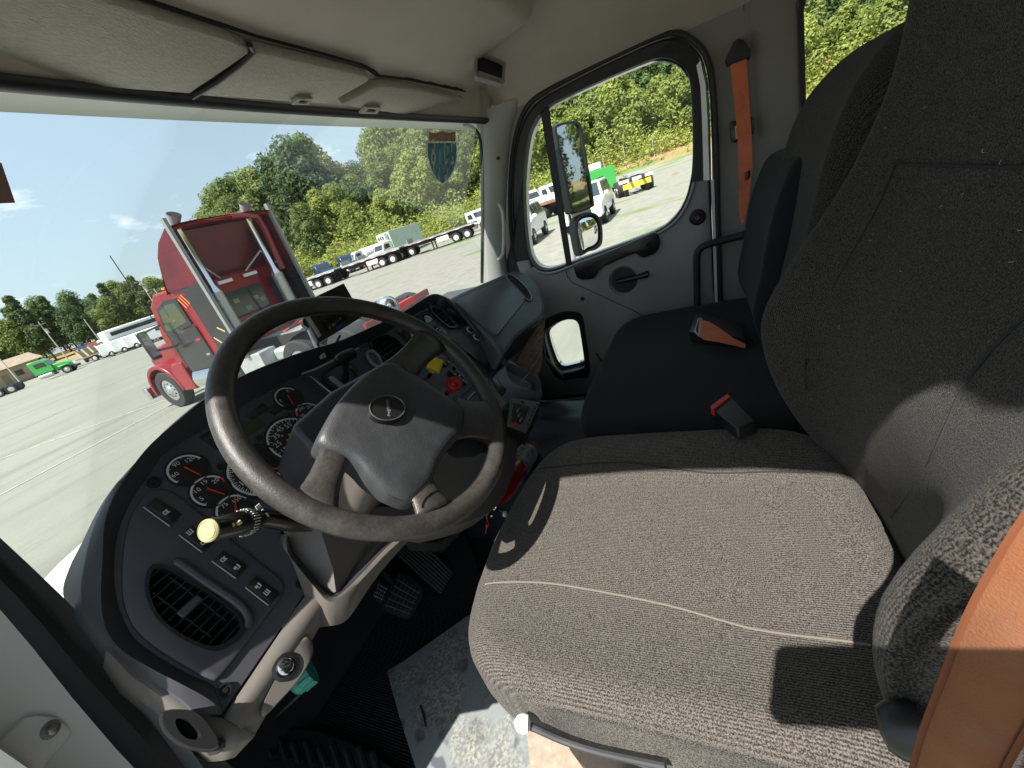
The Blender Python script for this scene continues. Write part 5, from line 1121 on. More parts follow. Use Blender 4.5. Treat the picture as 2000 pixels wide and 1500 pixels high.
# orange belt strap lying on the bench
M_web = mat('orange webbing', (.60, .155, .07), .75, bump=.5, bs=400, var=.12, vs_=20)
ls = thing('lap_strap', 'orange strap through a black guide on the passenger bench', 'seat belt', tuple(on(PZ(-.56), 1400, 640)))
MB().plate(tr(PZ(-.560), [(1347, 655), (1360, 618), (1372, 620), (1450, 640), (1456, 668), (1380, 662)]), (0, 0, 1), .014, .004, back=-.02).build('guide', M_black, ls)
MB().loft([tr(PZ(-.540), [(1366, 624), (1362, 655)]), tr(PZ(-.535), [(1385, 628), (1376, 664)]), tr(PZ(-.54), [(1410, 644), (1402, 668)]), tr(PZ(-.545), [(1432, 660), (1430, 674)]), tr(PZ(-.55), [(1456, 672), (1456, 680)])], closed=False).build('webbing', M_web, ls, ang=180)
MB().ring(tr(PZ(-.542), [(1356, 650), (1364, 622), (1372, 622), (1366, 660)]), tr(PZ(-.542), [(1359, 648), (1365, 627), (1369, 627), (1364, 655)]), (0, 0, 1), .004, seg=24).build('guide_edge', M_steel, ls)
bkl = thing('belt_buckle', 'black seat belt buckle with a red release button between the seats', 'buckle', tuple(on(PZ(-.5), 1430, 800)))
bl = tr(PZ(-.49), [(1385, 792), (1422, 766), (1478, 822), (1440, 838)])
bm_ = MB().prism(bl, (0, 0, -.028)).build('housing', M_black, bkl, bev=.004)
MB().prism(tr(PZ(-.486), [(1387, 794), (1421, 768), (1426, 774), (1393, 799)]), (0, 0, -.018)).build('release_button', mat('red plastic', (.5, .03, .02), .4), bkl, bev=.001)
# passenger belt on the wall
sbp = thing('passenger_seat_belt', 'orange shoulder belt hanging from a black guide on the wall behind the door', 'seat belt', tuple(on(PX(1.87), 1445, 250)))
hb = tr(PX(1.875), [(1421, 130), (1416, 118), (1432, 84), (1440, 77), (1452, 79), (1466, 100), (1464, 114)])
MB().plate(hb, V((-1, 0, 0)), .018, .006, back=-.02).build('shoulder_guide', M_rubber, sbp)
MB().loft([tr(PX(1.862), [(1426, 122), (1458, 114)]), tr(PX(1.86), [(1433, 190), (1463, 190)]), tr(PX(1.845), [(1441, 270), (1468, 262)]), tr(PX(1.83), [(1443, 350), (1470, 325)]), tr(PX(1.80), [(1443, 410), (1462, 395)]), tr(PX(1.78), [(1448, 440), (1452, 436)])], closed=False).build('webbing', M_web, sbp, ang=180)
rt_ = MB().plate(tr(PX(1.870), cat([(1425, 242), (1436, 236), (1468, 228), (1471, 240), (1470, 262), (1455, 272), (1432, 278), (1427, 268)], 2)), V((-1, 0, 0)), .015, .004, back=-.01).build('retractor_cover', M_black, sbp)
yl = MB().plate(tr(PX(1.8535), [(1435, 246), (1443, 243), (1446, 269), (1437, 272)]), V((-1, 0, 0)), .001, .0003).build('yellow_label', mat('yellow label', (.55, .48, .05), .5), rt_)
g = MB()
for i in range(3): g.box(on(PX(1.852), 1439+i, 252+i*6), (.001, .006, .0022))
g.build('label_print', M_black, rt_)
MB().plate(tr(PX(1.83), [(1454, 338), (1464, 332), (1466, 346), (1462, 354), (1455, 352)]), V((-1, 0, 0)), .008, .002).build('tongue', M_black, sbp)
# driver's belt close to the lens
sbd = thing('driver_seat_belt', 'broad orange seat belt close to the lens at the lower right', 'seat belt', tuple(on(PX(.13), 1900, 1300)))
rowsb = [((2060, 900), (2290, 1010), .135), ((2004, 988), (2230, 1100), .13), ((1950, 1072), (2160, 1180), .125), ((1882, 1200), (2090, 1290), .12), ((1832, 1330), (2030, 1400), .118), ((1795, 1430), (1985, 1480), .118), ((1772, 1520), (1950, 1560), .12)]
L_ = []
for a, b, x in rowsb:
    A = on(PX(x), *a); B = on(PX(x-.012), *b); L_.append([A.lerp(B, k/8)+V((-.0045*sin(pi*k/8), 0, 0)) for k in range(9)])
M_web2 = mat('dusty orange webbing', (.22, .075, .024), .85, bump=.9, bs=1300, ms=(1, .5, 1), c2=(.155, .055, .022), vs_=16, dirt=.08)
for e_ in (0, 6): MB().tube(cat([tuple(L_[i][e_+(1 if e_ else 0)]+V((-.0012, 0, 0))) for i in range(7)], 8, False), .0009, 5).build('selvedge', mat('belt stitching', (.15, .045, .015), .9), sbd)
MB().loft([[q for q in r] for r in zip(*[cat([tuple(L_[i][k]) for i in range(7)], 8, False) for k in range(9)])], closed=False).build('webbing', M_web2, sbd, ang=180)
# fire extinguisher
fe = thing('fire_extinguisher', 'small red fire extinguisher lying between the driver seat and the console', 'fire extinguisher', tuple(on(PY(.57), 985, 960)))
fa = on(PY(.60), 966, 975); fb = on(PY(.66), 1034, 880); n_ = (fb-fa).normalized()
M_fer = mat('extinguisher red', (.42, .012, .014), .22, coat=.6)
MB().tube([fa, fa.lerp(fb, .08), fa.lerp(fb, .2), fb, fb+n_*.02], [.016, .033, .040, .040, .03], 24).build('cylinder', M_fer, fe)
MB().tube([fa.lerp(fb, .52), fa.lerp(fb, .92)], .0405, 24, caps=False).build('label_band', mat('black white label', (.02, .02, .02), .4, c2=(.6, .62, .66), vs_=60, det=4), fe)
va = on(PY(.585), 962, 990); MB().tube([fa, va], [.014, .010], 12).build('valve', M_chrome, fe)
MB().tube([va, on(PY(.57), 984, 1002)], [.004, .005], 8).tube([va, on(PY(.57), 960, 1008)], [.004, .003], 8).build('lever', M_chrome, fe)
MB().lathe(on(PY(.565), 983, 1004), V((0, -1, 0)), [(.003, 0), (.008, .002), (.008, .008), (.003, .010)], 12).build('gauge_cap', M_white, fe)
rc = on(PY(.56), 946, 998); MB().tube([rc+RT*.012*cos(a)+UP*.012*sin(a) for a in [2*pi*k/20 for k in range(20)]], .0012, 6, closed=True).build('pull_ring', M_chrome, fe)
MB().tube([on(PY(.56), *q) for q in ((948, 1002), (951, 1012), (953, 1020), (950, 1030), (948, 1042))], .0015, 6).build('red_tag_cord', mat('red cord', (.5, .06, .05), .6), fe)
MB().box(on(PY(.558), 952, 1025), (.010, .004, .008)).build('red_tag', mat('red cord', (.5, .06, .05), .6), fe)
# ================================================================ THINGS AT THE WINDSCREEN
def gl_pt(px, d=.004):
    r = ray(*px); s = .5
    for k in range(400):
        q = r*s; tt = (hz(q.x)-q.z)/(hz(q.x)+.31); yy = hy(q.x)*(1-tt)+wb(q.x)*tt+.01*sin(pi*max(0, min(1, tt)))-d
        if q.y >= yy: return q
        s += .005
    return r*s
dc = thing('year_sticker', 'shield-shaped year sticker at the right end of the windscreen, seen from behind', 'sticker', tuple(gl_pt((863, 307))))
sh = [(835, 252), (843, 256), (855, 256), (863, 252), (872, 256), (884, 256), (891, 252), (892, 270), (895, 290), (894, 312), (888, 335), (878, 352), (864, 362), (852, 352), (840, 332), (834, 310), (832, 288), (835, 268)]
def glp(px, d): return [gl_pt(q, d) for q in px]
def flat(px, d, name, m):
    c = (sum(q[0] for q in px)/len(px), sum(q[1] for q in px)/len(px)); C = gl_pt(c, d); P = glp(px, d); g = MB()
    for i in range(len(P)): g.face([C, P[i-1], P[i]])
    return g.build(name, m, dc)
def scp(px, k, c): return [(c[0]+(x-c[0])*k, c[1]+(y-c[1])*k) for x, y in px]
def filmm(name, c):
    m = bpy.data.materials.new(name); m.use_nodes = True; t = m.node_tree; p = t.nodes['Principled BSDF']; p.inputs['Base Color'].default_value = (*c, 1); tb = t.nodes.new('ShaderNodeBsdfTranslucent'); tb.inputs[0].default_value = (*c, 1)
    mi = t.nodes.new('ShaderNodeMixShader'); mi.inputs[0].default_value = .6; t.links.new(p.outputs[0], mi.inputs[1]); t.links.new(tb.outputs[0], mi.inputs[2]); t.links.new(mi.outputs[0], t.nodes['Material Output'].inputs[0]); return m
M_dcw = filmm('sticker white', (.62, .64, .58)); 
def tintf(name, c, tc):
    m = filmm(name, c); t = m.node_tree; o = t.nodes['Material Output']; s = o.inputs[0].links[0].from_socket; tb = t.nodes.new('ShaderNodeBsdfTransparent'); tb.inputs[0].default_value = (*tc, 1)
    mi = t.nodes.new('ShaderNodeMixShader'); mi.inputs[0].default_value = .5; t.links.new(s, mi.inputs[1]); t.links.new(tb.outputs[0], mi.inputs[2]); t.links.new(mi.outputs[0], o.inputs[0]); return m
M_dcb = tintf('sticker blue', (.08, .17, .21), (.12, .22, .26)); M_dcr = tintf('sticker rust', (.30, .15, .11), (.40, .22, .16)); M_dcg = filmm('sticker print', (.80, .82, .74))
M_dcs = tintf('sticker edge', (.5, .52, .47), (.75, .78, .72)); flat(sh, .004, 'shield', M_dcs)
bl_ = [(836, 279), (864, 279), (891, 279), (892, 292), (891, 312), (885, 334), (876, 349), (864, 358), (853, 349), (843, 331), (837, 310), (835, 290)]
flat(bl_, .006, 'blue_field', M_dcb)
flat([(838, 258), (845, 260), (855, 259), (863, 256), (872, 259), (883, 260), (889, 257), (890, 276), (864, 276), (838, 276)], .006, 'red_field', M_dcr)
# the characters are mirrored because the sticker faces outwards
SN = -((gl_pt((880, 300))-gl_pt((850, 300))).cross(gl_pt((863, 330))-gl_pt((863, 290)))).normalized()
if SN.y > 0: SN = -SN
for i, ch in enumerate('2018'):
    c = gl_pt((884-i*12.5, 300), .008); sx_ = (gl_pt((874, 300))-gl_pt((854, 300))).normalized(); sy_ = (gl_pt((863, 290))-gl_pt((863, 320))).normalized()
    Mx = Matrix(((sx_.x, sy_.x, SN.x, c.x), (sx_.y, sy_.y, SN.y, c.y), (sx_.z, sy_.z, SN.z, c.z), (0, 0, 0, 1)))
    text(ch, Mx @ Matrix.Diagonal((.50, 1.15, 1, 1)), .105, M_dcg, dc, name='digit', mirror=True)
for q in ([(868, 330), (874, 330), (874, 350), (868, 354)], [(856, 326), (860, 326), (860, 352), (856, 350)], [(845, 318), (849, 318), (850, 338), (847, 334)]): flat(q, .007, 'lower_bar', M_dcg)
dc2 = dc; dc = thing('brown_tag', 'brown card tag on the windscreen at the left edge of the picture', 'tag', tuple(gl_pt((10, 360))))
flat([(-60, 305), (3, 318), (30, 396), (-60, 400)], .006, 'card', mat('brown card', (.22, .13, .10), .8)); dc = dc2
# tablet on its bracket
TP = (on(PY(.80), 645, 612), V((-.15, -.93, .33)).normalized())
tb = thing('tablet_display', 'black tablet display on a bracket above the dashboard', 'tablet', tuple(TP[0]))
tq = tr(TP, [(584, 594), (672, 552), (709, 617), (622, 670)])
MB().plate(tq, TP[1], .0, 0, back=-.016).build('body', M_black, tb, bev=.003)
MB().plate(tr(off(TP, .001), [(612, 590), (668, 562), (696, 612), (636, 648)]), TP[1], .0008, .0002).build('screen', mat('tablet glass', (.008, .008, .009), .06), tb)
MB().plate(tr(off(TP, .001), [(598, 620), (604, 617), (628, 655), (622, 660)]), TP[1], .001, .0003).build('side_strip', mat('grey strip', (.30, .29, .27), .5), tb)
MB().plate(tr(off(TP, .002), [(655, 641), (668, 633), (671, 637), (658, 645)]), TP[1], .0004, .0001).build('blue_mark', mat('blue mark', (.03, .03, .20), .4), tb)
MB().tube(tr(off(TP, -.02), [(604, 640), (616, 668), (632, 700)]), .007, 8).build('bracket', M_steel, tb)
MB().lathe(on(off(TP, -.02), 600, 634), TP[1], [(.014, 0), (.014, .012), (.008, .014)], 16).build('clamp_knob', M_black, tb)
MB().tube(tr(off(TP, -.02), [(664, 655), (655, 672), (650, 690)]), .003, 6).build('cable', M_black, tb)
# bonnet of this truck and its round mirror
hd_ = thing('truck_bonnet', 'white bonnet of this truck seen past the left end of the dashboard', 'bonnet', (1, 1.5, -.5))
g = MB(); rows = []
for j in range(14):
    t = j/13; y = 1.14+1.3*t; rows.append([(1+(x-1)*(1.0-.12*t), y, -.36-.32*t**1.6-.16*abs(x-1)**3-(.25 if abs(x-1) > .94 else 0)) for x in [.0, .02, .06, .12, .25, .5, .8, 1.0, 1.2, 1.5, 1.75, 1.9, 1.98, 2.0]])
rows.append([(q[0], q[1]+.06, q[2]-.8) for q in rows[-1]])
g.loft(rows, closed=False).build('panel', M_white, hd_, ang=40)
for x in (.13, .20): MB().tube([(x, 1.16, -.36-.16*(1-x)**3+.002), (x+.05, 2.2, -.66)], .004, 6).build('pressing_line', M_whited, hd_)
rm = thing('bonnet_mirror', 'small round convex mirror standing on the bonnet beyond the dashboard', 'mirror', tuple(ray(757, 600)*1.85))
rn = -(ray(757, 600)+V((0.25, -.1, .0))).normalized()
MB().lathe(ray(757, 600)*1.85, rn, [(.03, -.04), (.046, -.015), (.048, 0), (.044, .003)], 28).build('mirror_shell', M_chrome, rm); MB().lathe(ray(757, 600)*1.85+rn*.003, rn, [(.044, 0), (.036, .006), (.02, .011), (.004, .013)], 28).build('mirror_glass', M_mirror, rm, ang=180)
MB().tube([ray(757, 600)*1.85, ray(757, 640)*1.9+V((0, 0, -.1))], .01, 8).build('stalk', M_black, rm)
# phone held at the open door (its shadow falls on the cushion)
ph = thing('phone', 'phone held up in the open doorway, casting its shadow on the seat', 'phone', tuple(-FW*.008))
Mph = Matrix(((RT.x, UP.x, -FW.x, 0), (RT.y, UP.y, -FW.y, 0), (RT.z, UP.z, -FW.z, 0), (0, 0, 0, 1)))
MB(Mph).loft([[(x, y, z) for x, y in rrect(.012, -.036, .150, .077, .012)] for z in (.006, .014)], True, True, True).build('phone_body', M_black, ph)
# ================================================================ VEHICLES IN THE YARD
M_tyre = mat('tyre rubber', (.022, .022, .022), .85, bump=.4, bs=40); M_rim = mat('polished rim', (.62, .63, .65), .25, .9); M_rimw = mat('white rim', (.6, .6, .6), .5)
M_rd = mat('red truck paint', (.21, .006, .011), .32, coat=.4, var=.15, vs_=4); M_rdd = mat('shaded red fairing', (.095, .008, .013), .5, var=.3, vs_=2)  # fairing red darkened to the maroon of the truck's shaded back
M_gr = mat('bright green paint', (.04, .34, .07), .35, coat=.5); M_bkp = mat('black truck paint', (.014, .014, .016), .3, coat=.5); M_alu = mat('aluminium deck', (.40, .42, .42), .5, .4, var=.15, vs_=3)
M_blue = mat('navy paint', (.012, .035, .13), .3, coat=.5); M_dk = mat('dark chassis', (.022, .022, .024), .7); M_lg = mat('pale green box', (.40, .50, .44), .5, var=.06, vs_=2); M_yel = mat('yellow plate', (.62, .50, .05), .5)
M_wood = mat('weathered deck boards', (.22, .17, .12), .9, var=.3, vs_=3); M_brn = mat('rust red deck', (.20, .09, .06), .8, var=.3, vs_=2); M_amb = mat('amber lens', (.7, .25, .02), .3); M_rfl = mat('red reflector', (.55, .02, .02), .4)
M_tan = mat('tan siding', (.36, .29, .20), .8, var=.08, vs_=1); M_roofb = mat('brown roof', (.24, .19, .14), .9, var=.15, vs_=1); M_vg = mat('dark vehicle glass', (.03, .045, .05), .08, spec=.8); M_pole = mat('weathered pole', (.40, .38, .33), .9, var=.15, vs_=2)
def frame_(o): return o.matrix_world.copy()
class VB:
    """builds parts in a vehicle's own frame: x right, y forward, z up from the ground"""
    def __init__(s, name, label, cat_, loc, az, group=None):
        P = V(loc); P.z = th(P.x, P.y) if P.length > 40 else GZ
        s.t = thing(name, label, cat_, tuple(P), -radians(az), group); s.M = s.t.matrix_world.copy()
    def mb(s): return MB(s.M)
    def box(s, name, c, d, m, taper=1, ty=None, parent=None, bev=.0, rot=None, label=None): return s.mb().box(c, d, rot, taper, ty).build(name, m, parent or s.t, bev=bev, label=label)
    def prof(s, name, pts, x0, x1, m, parent=None, bev=0, taper=None):
        """side profile (y,z) extruded from x0 to x1"""
        a = [(x0, y, z) for y, z in pts]; b = [(x1, y, z) for y, z in pts]; return s.mb().loft([a, b], True, True, True).build(name, m, parent or s.t, bev=bev)
    def wheel(s, x, y, r=.51, w_=.28, side=1, rim=M_rim, dual=False):
        g = s.mb(); W_ = w_*(2.1 if dual else 1); n_ = V((side, 0, 0)); c = V((x, y, r))
        pr = [(r*.58, -W_/2), (r*.94, -W_/2), (r, -W_/2+.04), (r, W_/2-.04), (r*.94, W_/2), (r*.60, W_/2), (r*.57, W_/2-.03)]
        t_ = g.lathe(c, n_, pr, 28).build('wheel', M_tyre, s.t)
        h = s.mb().lathe(c, n_, [(r*.57, W_/2-.02), (r*.52, W_/2-.05), (r*.48, W_/2-(.10 if dual else .03)), (r*.25, W_/2-(.12 if dual else .0)), (r*.22, W_/2+.02), (r*.12, W_/2+.04), (.0, W_/2+.045)], 24).build('rim', rim, t_)
        g = s.mb()
        for k in range(10): a = 2*pi*k/10; g.lathe(c+V((0, r*.36*cos(a), r*.36*sin(a)))+n_*(W_/2-(.11 if dual else .015)), n_, [(.028, 0), (.028, .004), (0, .005)], 8)
        g.build('hub_bolts', M_dk, t_); return t_
# ---- red tractor
RTK = VB('red_truck', 'red and black road tractor with tall hollow fairing and twin chrome stacks, seen from behind', 'truck', (6.85, 9.85, 0), -1)
T = RTK; W2 = 1.17
T.prof('cab_back', [(0.0, .95), (.06, .95), (.06, 2.62), (.0, 2.62)], -W2, W2, M_rd, bev=.02)
ck = T.prof('cab_body', [(.06, .95), (1.95, .95), (1.95, 1.75), (1.62, 2.52), (1.25, 2.74), (.06, 2.70)], -W2+.02, W2-.02, M_rd, bev=.05)
T.prof('hood', [(1.9, .95), (2.3, 1.05), (3.9, .95), (3.95, 1.30), (3.6, 1.55), (1.9, 1.78)], -.72, .72, M_rd, bev=.06)
T.prof('cowl', [(1.55, .95), (2.2, .95), (2.2, 1.55), (1.9, 1.78), (1.55, 1.75)], -W2+.1, W2-.1, M_rd, bev=.05)
T.prof('grille', [(3.95, .7), (4.02, .7), (4.02, 1.35), (3.95, 1.38)], -.5, .5, M_chrome)
T.prof('bumper', [(4.0, .35), (4.2, .35), (4.2, .70), (4.0, .70)], -1.2, 1.2, M_chrome, bev=.03)
for sg in (-1, 1):
    X0, X1 = sg*1.21, sg*.72
    arc_ = [(3.0+.70*cos(radians(a)), .52+.70*sin(radians(a))) for a in range(-8, 189, 12)]
    inn = [(3.0+.60*cos(radians(a)), .52+.60*sin(radians(a))) for a in range(188, -9, -12)]
    T.prof('front_fender', arc_+[(2.25, .50)][:0]+inn, X0, X1, M_rd, bev=.02)
    T.prof('fender_skirt', [(2.32, .42), (2.40, .95), (2.20, 1.15), (1.8, 1.15), (1.8, .42)], X0*.985, sg*.9, M_rd, bev=.03)
    T.wheel(sg*1.04, 3.0, side=sg)
    dd = T.box('door', (sg*(W2-.005), 1.02, 1.36), (.03, 1.14, .98), M_bkp, bev=.01)
    T.box('door_stripe', (sg*(W2+.014), .62, 1.55), (.004, .16, .05), M_rfl, parent=dd); T.box('door_handle', (sg*(W2+.02), .55, 1.18), (.03, .14, .05), M_chrome, parent=dd)
    T.mb().loft([[(sg*(W2+d_), y, z) for y, z in ((.50, 1.90), (1.35, 1.80), (1.62, 1.85), (1.38, 2.42), (.95, 2.55), (.50, 2.50))] for d_ in (-.02, .012)], True, True, True).build('side_window_frame', M_bkp, T.t, bev=.01)
    T.mb().face([(sg*(W2+.016), y, z) for y, z in ((.60, 1.98), (1.36, 1.90), (1.50, 1.93), (1.32, 2.36), (.95, 2.46), (.60, 2.42))]).build('side_window', mat('green tinged glass', (.05, .07, .045), .05, spec=.9), T.t)
    T.mb().tube([(sg*1.2, 1.55, 1.55), (sg*1.5, 1.75, 1.6)], .03, 8).tube([(sg*1.2, 1.55, 2.1), (sg*1.5, 1.75, 2.05)], .02, 8).build('mirror_arm', M_bkp, T.t)
    T.box('side_mirror', (sg*1.55, 1.78, 1.75), (.22, .10, .68), M_bkp, bev=.04); T.box('mirror_face', (sg*1.55, 1.725, 1.78), (.17, .006, .58), M_mirror, bev=.0)
    T.prof('side_extender', [(-.62, .95), (.06, .95), (.06, 2.62), (-.62, 2.62)], sg*1.20, sg*1.225, M_bkp); T.box('grey_edge_strip', (sg*1.215, -.66, 2.4), (.07, .09, 2.95), mat('grey rubber edge', (.22, .23, .23), .6))
    for k, (z_, y_) in enumerate(((1.62, -.2), (1.42, .1), (1.25, -.35))):
        T.box('yellow_stripe', (sg*1.228, y_-.2, z_), (.004, .22, .03), mat('stripe yellow', (.55, .42, .15), .5), rot=Matrix.Rotation(radians(35+10*k), 3, 'X'))
    # fairing side panel with a curved front edge
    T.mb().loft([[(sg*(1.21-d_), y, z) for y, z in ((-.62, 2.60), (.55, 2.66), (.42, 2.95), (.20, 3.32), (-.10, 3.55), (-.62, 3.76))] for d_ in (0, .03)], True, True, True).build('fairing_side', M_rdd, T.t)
    # stacks
    T.mb().tube([(sg*.84, -.30, 1.1), (sg*.84, -.30, 2.35)], .14, 18).build('muffler_shield', mat('perforated steel', (.5, .5, .48), .4, .8, bump=.8, bs=25), T.t)
    st_ = T.mb().tube([(sg*.84, -.30, 2.35), (sg*.84, -.30, 2.5), (sg*.84, -.30, 3.68), (sg*.84, -.31, 3.74)], [.14, .085, .085, .087], 18).build('exhaust_stack', M_chrome, T.t)
    T.mb().tube([(sg*.84, -.31, 3.72), (sg*.84, -.36, 3.84), (sg*.84, -.46, 3.96)], [.087, .098, .13], 18).build('stack_tip', mat('dull steel tip', (.30, .31, .32), .45, .3), st_)
    T.mb().lathe((sg*.84, -.462, 3.963), V((0, -.62, .78)), [(.125, 0), (.02, -.004)], 18).build('stack_mouth', M_blackm, st_)
    T.mb().tube([(sg*.84, -.30, 3.0), (sg*.34, .02, 2.62)], .022, 8).build('brace', M_alu, T.t)
    T.box('work_light', (sg*.34, -.06, 2.52), (.36, .06, .07), mat('white lens', (.7, .7, .68), .3)); T.mb().lathe((sg*.42, -.03, 1.36), (0, -1, 0), [(.075, 0), (.075, .03), (.03, .045)], 16).build('round_lamp', mat('white lens', (.7, .7, .68), .3), T.t)
    T.mb().face([(sg*.72, -.004, 1.62), (sg*.98, -.004, 1.62), (sg*.98, -.004, 2.30), (sg*.74, -.004, 2.34)]).build('rear_quarter_window', M_vg, T.t)
    T.mb().tube([(sg*1.0, -.9, .62), (sg*1.0, -1.9, .62)] if 0 else [(sg*.95, 1.6, .62), (sg*.95, .05, .62)], .32, 20).build('fuel_tank', M_chrome, T.t)
    T.box('step', (sg*1.18, .8, .45), (.1, 1.5, .06), M_alu); T.box('frame_rail', (sg*.42, -1.6, .92), (.09, 5.0, .26), M_dk)
    for yy in (-2.2, -3.5):
        T.wheel(sg*.95, yy, side=sg, dual=True)
    T.mb().loft([[(x_, -2.85+1.12*cos(radians(a))*1.02, .55+.62*sin(radians(a))) for a in range(0, 181, 15)] for x_ in (sg*.68, sg*1.2)], closed=False).build('quarter_fender', M_chrome, T.t) if sg < 0 else None
g = T.mb(); L_ = []
for y, z in ((.75, 2.68), (.60, 2.95), (.36, 3.32), (.05, 3.55), (-.30, 3.71), (-.62, 3.78)): L_.append([(x, y-.10*(abs(x)/1.2)**2, z-.06*(abs(x)/1.2)**4) for x in [-1.2+2.4*i/16 for i in range(17)]])
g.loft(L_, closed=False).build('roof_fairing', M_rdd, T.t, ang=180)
T.mb().loft([[(x, -.60, 3.77-.06*(abs(x)/1.2)**4), (x, -.66, 3.74-.06*(abs(x)/1.2)**4), (x, -.60, 3.70-.06*(abs(x)/1.2)**4)] for x in [-1.2+.15*i for i in range(17)]]).build('fairing_lip', M_rd, T.t)
T.mb().tube([(.95, -.45, 2.4), (.98, -.5, 3.4), (.86, -.58, 3.64), (.5, -.6, 3.72), (.2, -.6, 3.74)], .07, 10).build('red_duct', M_rd, T.t)
T.mb().loft([[(x, -.02, 2.56+.14*(1-(x/1.1)**2)) for x in [-1.1+.2*i for i in range(12)]], [(x, .5, 2.66+.16*(1-(x/1.1)**2)) for x in [-1.1+.2*i for i in range(12)]]], closed=False).build('cab_roof_edge', M_rd, T.t)
rw = T.mb().loft([[(x, y_, z) for x, z in rrect(-.03, 1.98, 1.10, .60, .12)] for y_ in (-.0, -.02)], True, True, True).build('rear_window_rubber', M_rubber, T.t); T.mb().face([(x, -.023, z) for x, z in rrect(-.03, 1.98, 1.02, .52, .09)]).build('rear_window', glassy if False else M_vg, rw)
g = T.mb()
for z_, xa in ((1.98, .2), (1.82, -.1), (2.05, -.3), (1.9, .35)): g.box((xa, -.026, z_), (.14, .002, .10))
g.build('window_reflection_patch', mat('painted pale reflection', (.18, .22, .15), .5), rw)  # pale reflections painted as thin plates on the rear glass
T.mb().tube([(-.62, -.10, 1.52), (-.62, -.16, 1.50), (.10, -.16, 1.55), (.10, -.10, 1.56)], .018, 8).build('rail_bar', M_alu, T.t)
T.mb().tube([(-.1, -.05, 1.62), (.0, -.3, 1.0)], .012, 6).tube([(.25, -.05, 1.62), (.3, -.3, 1.0)], .012, 6).tube([(.1, -.05, 2.2), (.2, -.05, 1.2)], .01, 6).build('air_hose', M_dk, T.t)
for i in range(5): T.box('clearance_light', (-.8+.4*i, 1.3, 2.80), (.10, .12, .05), M_amb, bev=.01)
T.box('deck_plate', (0, -.9, 1.06), (.75, 1.4, .03), M_alu); T.box('battery_box', (-.95, -.6, .70), (.45, .8, .45), M_alu, bev=.02); T.box('air_tank', (-.7, -1.2, .7), (.3, .5, .3), M_alu, bev=.08)
g = T.mb(); g.lathe((0, -2.8, 1.10), (0, 0, 1), [(.48, 0), (.48, .06), (.12, .07), (.10, .03)], 24); g.box((0, -2.8, 1.06), (1.0, .9, .08)); g.build('fifth_wheel', M_dk, T.t)
for k in range(5): T.box('cross_member', (0, -1.2-.75*k, .95), (.80, .12, .14), M_white if k % 2 else M_rfl)
for k in range(3): T.mb().tube([(-.35, -.9-.1*k, 1.1), (-.1, -1.4, 1.15+.05*k), (.2, -1.9, 1.05), (.35, -2.4, 1.0)], .018, 6).build('coiled_hose', M_rfl if k == 1 else M_dk, T.t)
T.box('tail_bar', (0, -4.12, .92), (2.3, .06, .14), M_rd); T.box('tail_stripe', (0, -4.155, .80), (2.3, .004, .06), M_white)
T.mb().tube([(-1.35, 1.4, 2.2), (-1.37, 1.35, 3.7)], .010, 6).build('whip_aerial', M_dk, T.t)
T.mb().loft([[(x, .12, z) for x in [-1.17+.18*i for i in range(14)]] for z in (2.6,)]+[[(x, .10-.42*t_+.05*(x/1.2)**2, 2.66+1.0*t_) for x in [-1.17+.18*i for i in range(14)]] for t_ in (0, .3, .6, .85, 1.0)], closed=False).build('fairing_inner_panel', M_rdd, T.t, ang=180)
for k in range(9): T.mb().lathe((-1.0+.25*k, -.005, 2.54), (0, -1, 0), [(.012, 0), (.006, .006)], 6).build('rivet', M_rd, T.t)
for x_ in (-.75, .0, .75): T.box('panel_seam', (x_, -.004, 1.25), (.012, .006, .55), M_dk)
for sg in (-1, 1):
    for y_ in (.44, 1.60): T.box('door_gap', (sg*(W2+.006), y_, 1.55), (.008, .012, 1.3), M_blackm)
    for k in range(3): T.box('orange_stripe', (sg*(W2+.0), .22+.09*k, 2.42-.03*k), (.004, .035, .26), mat('stripe orange', (.55, .20, .06), .5), rot=Matrix.Rotation(radians(-28), 3, 'X'))
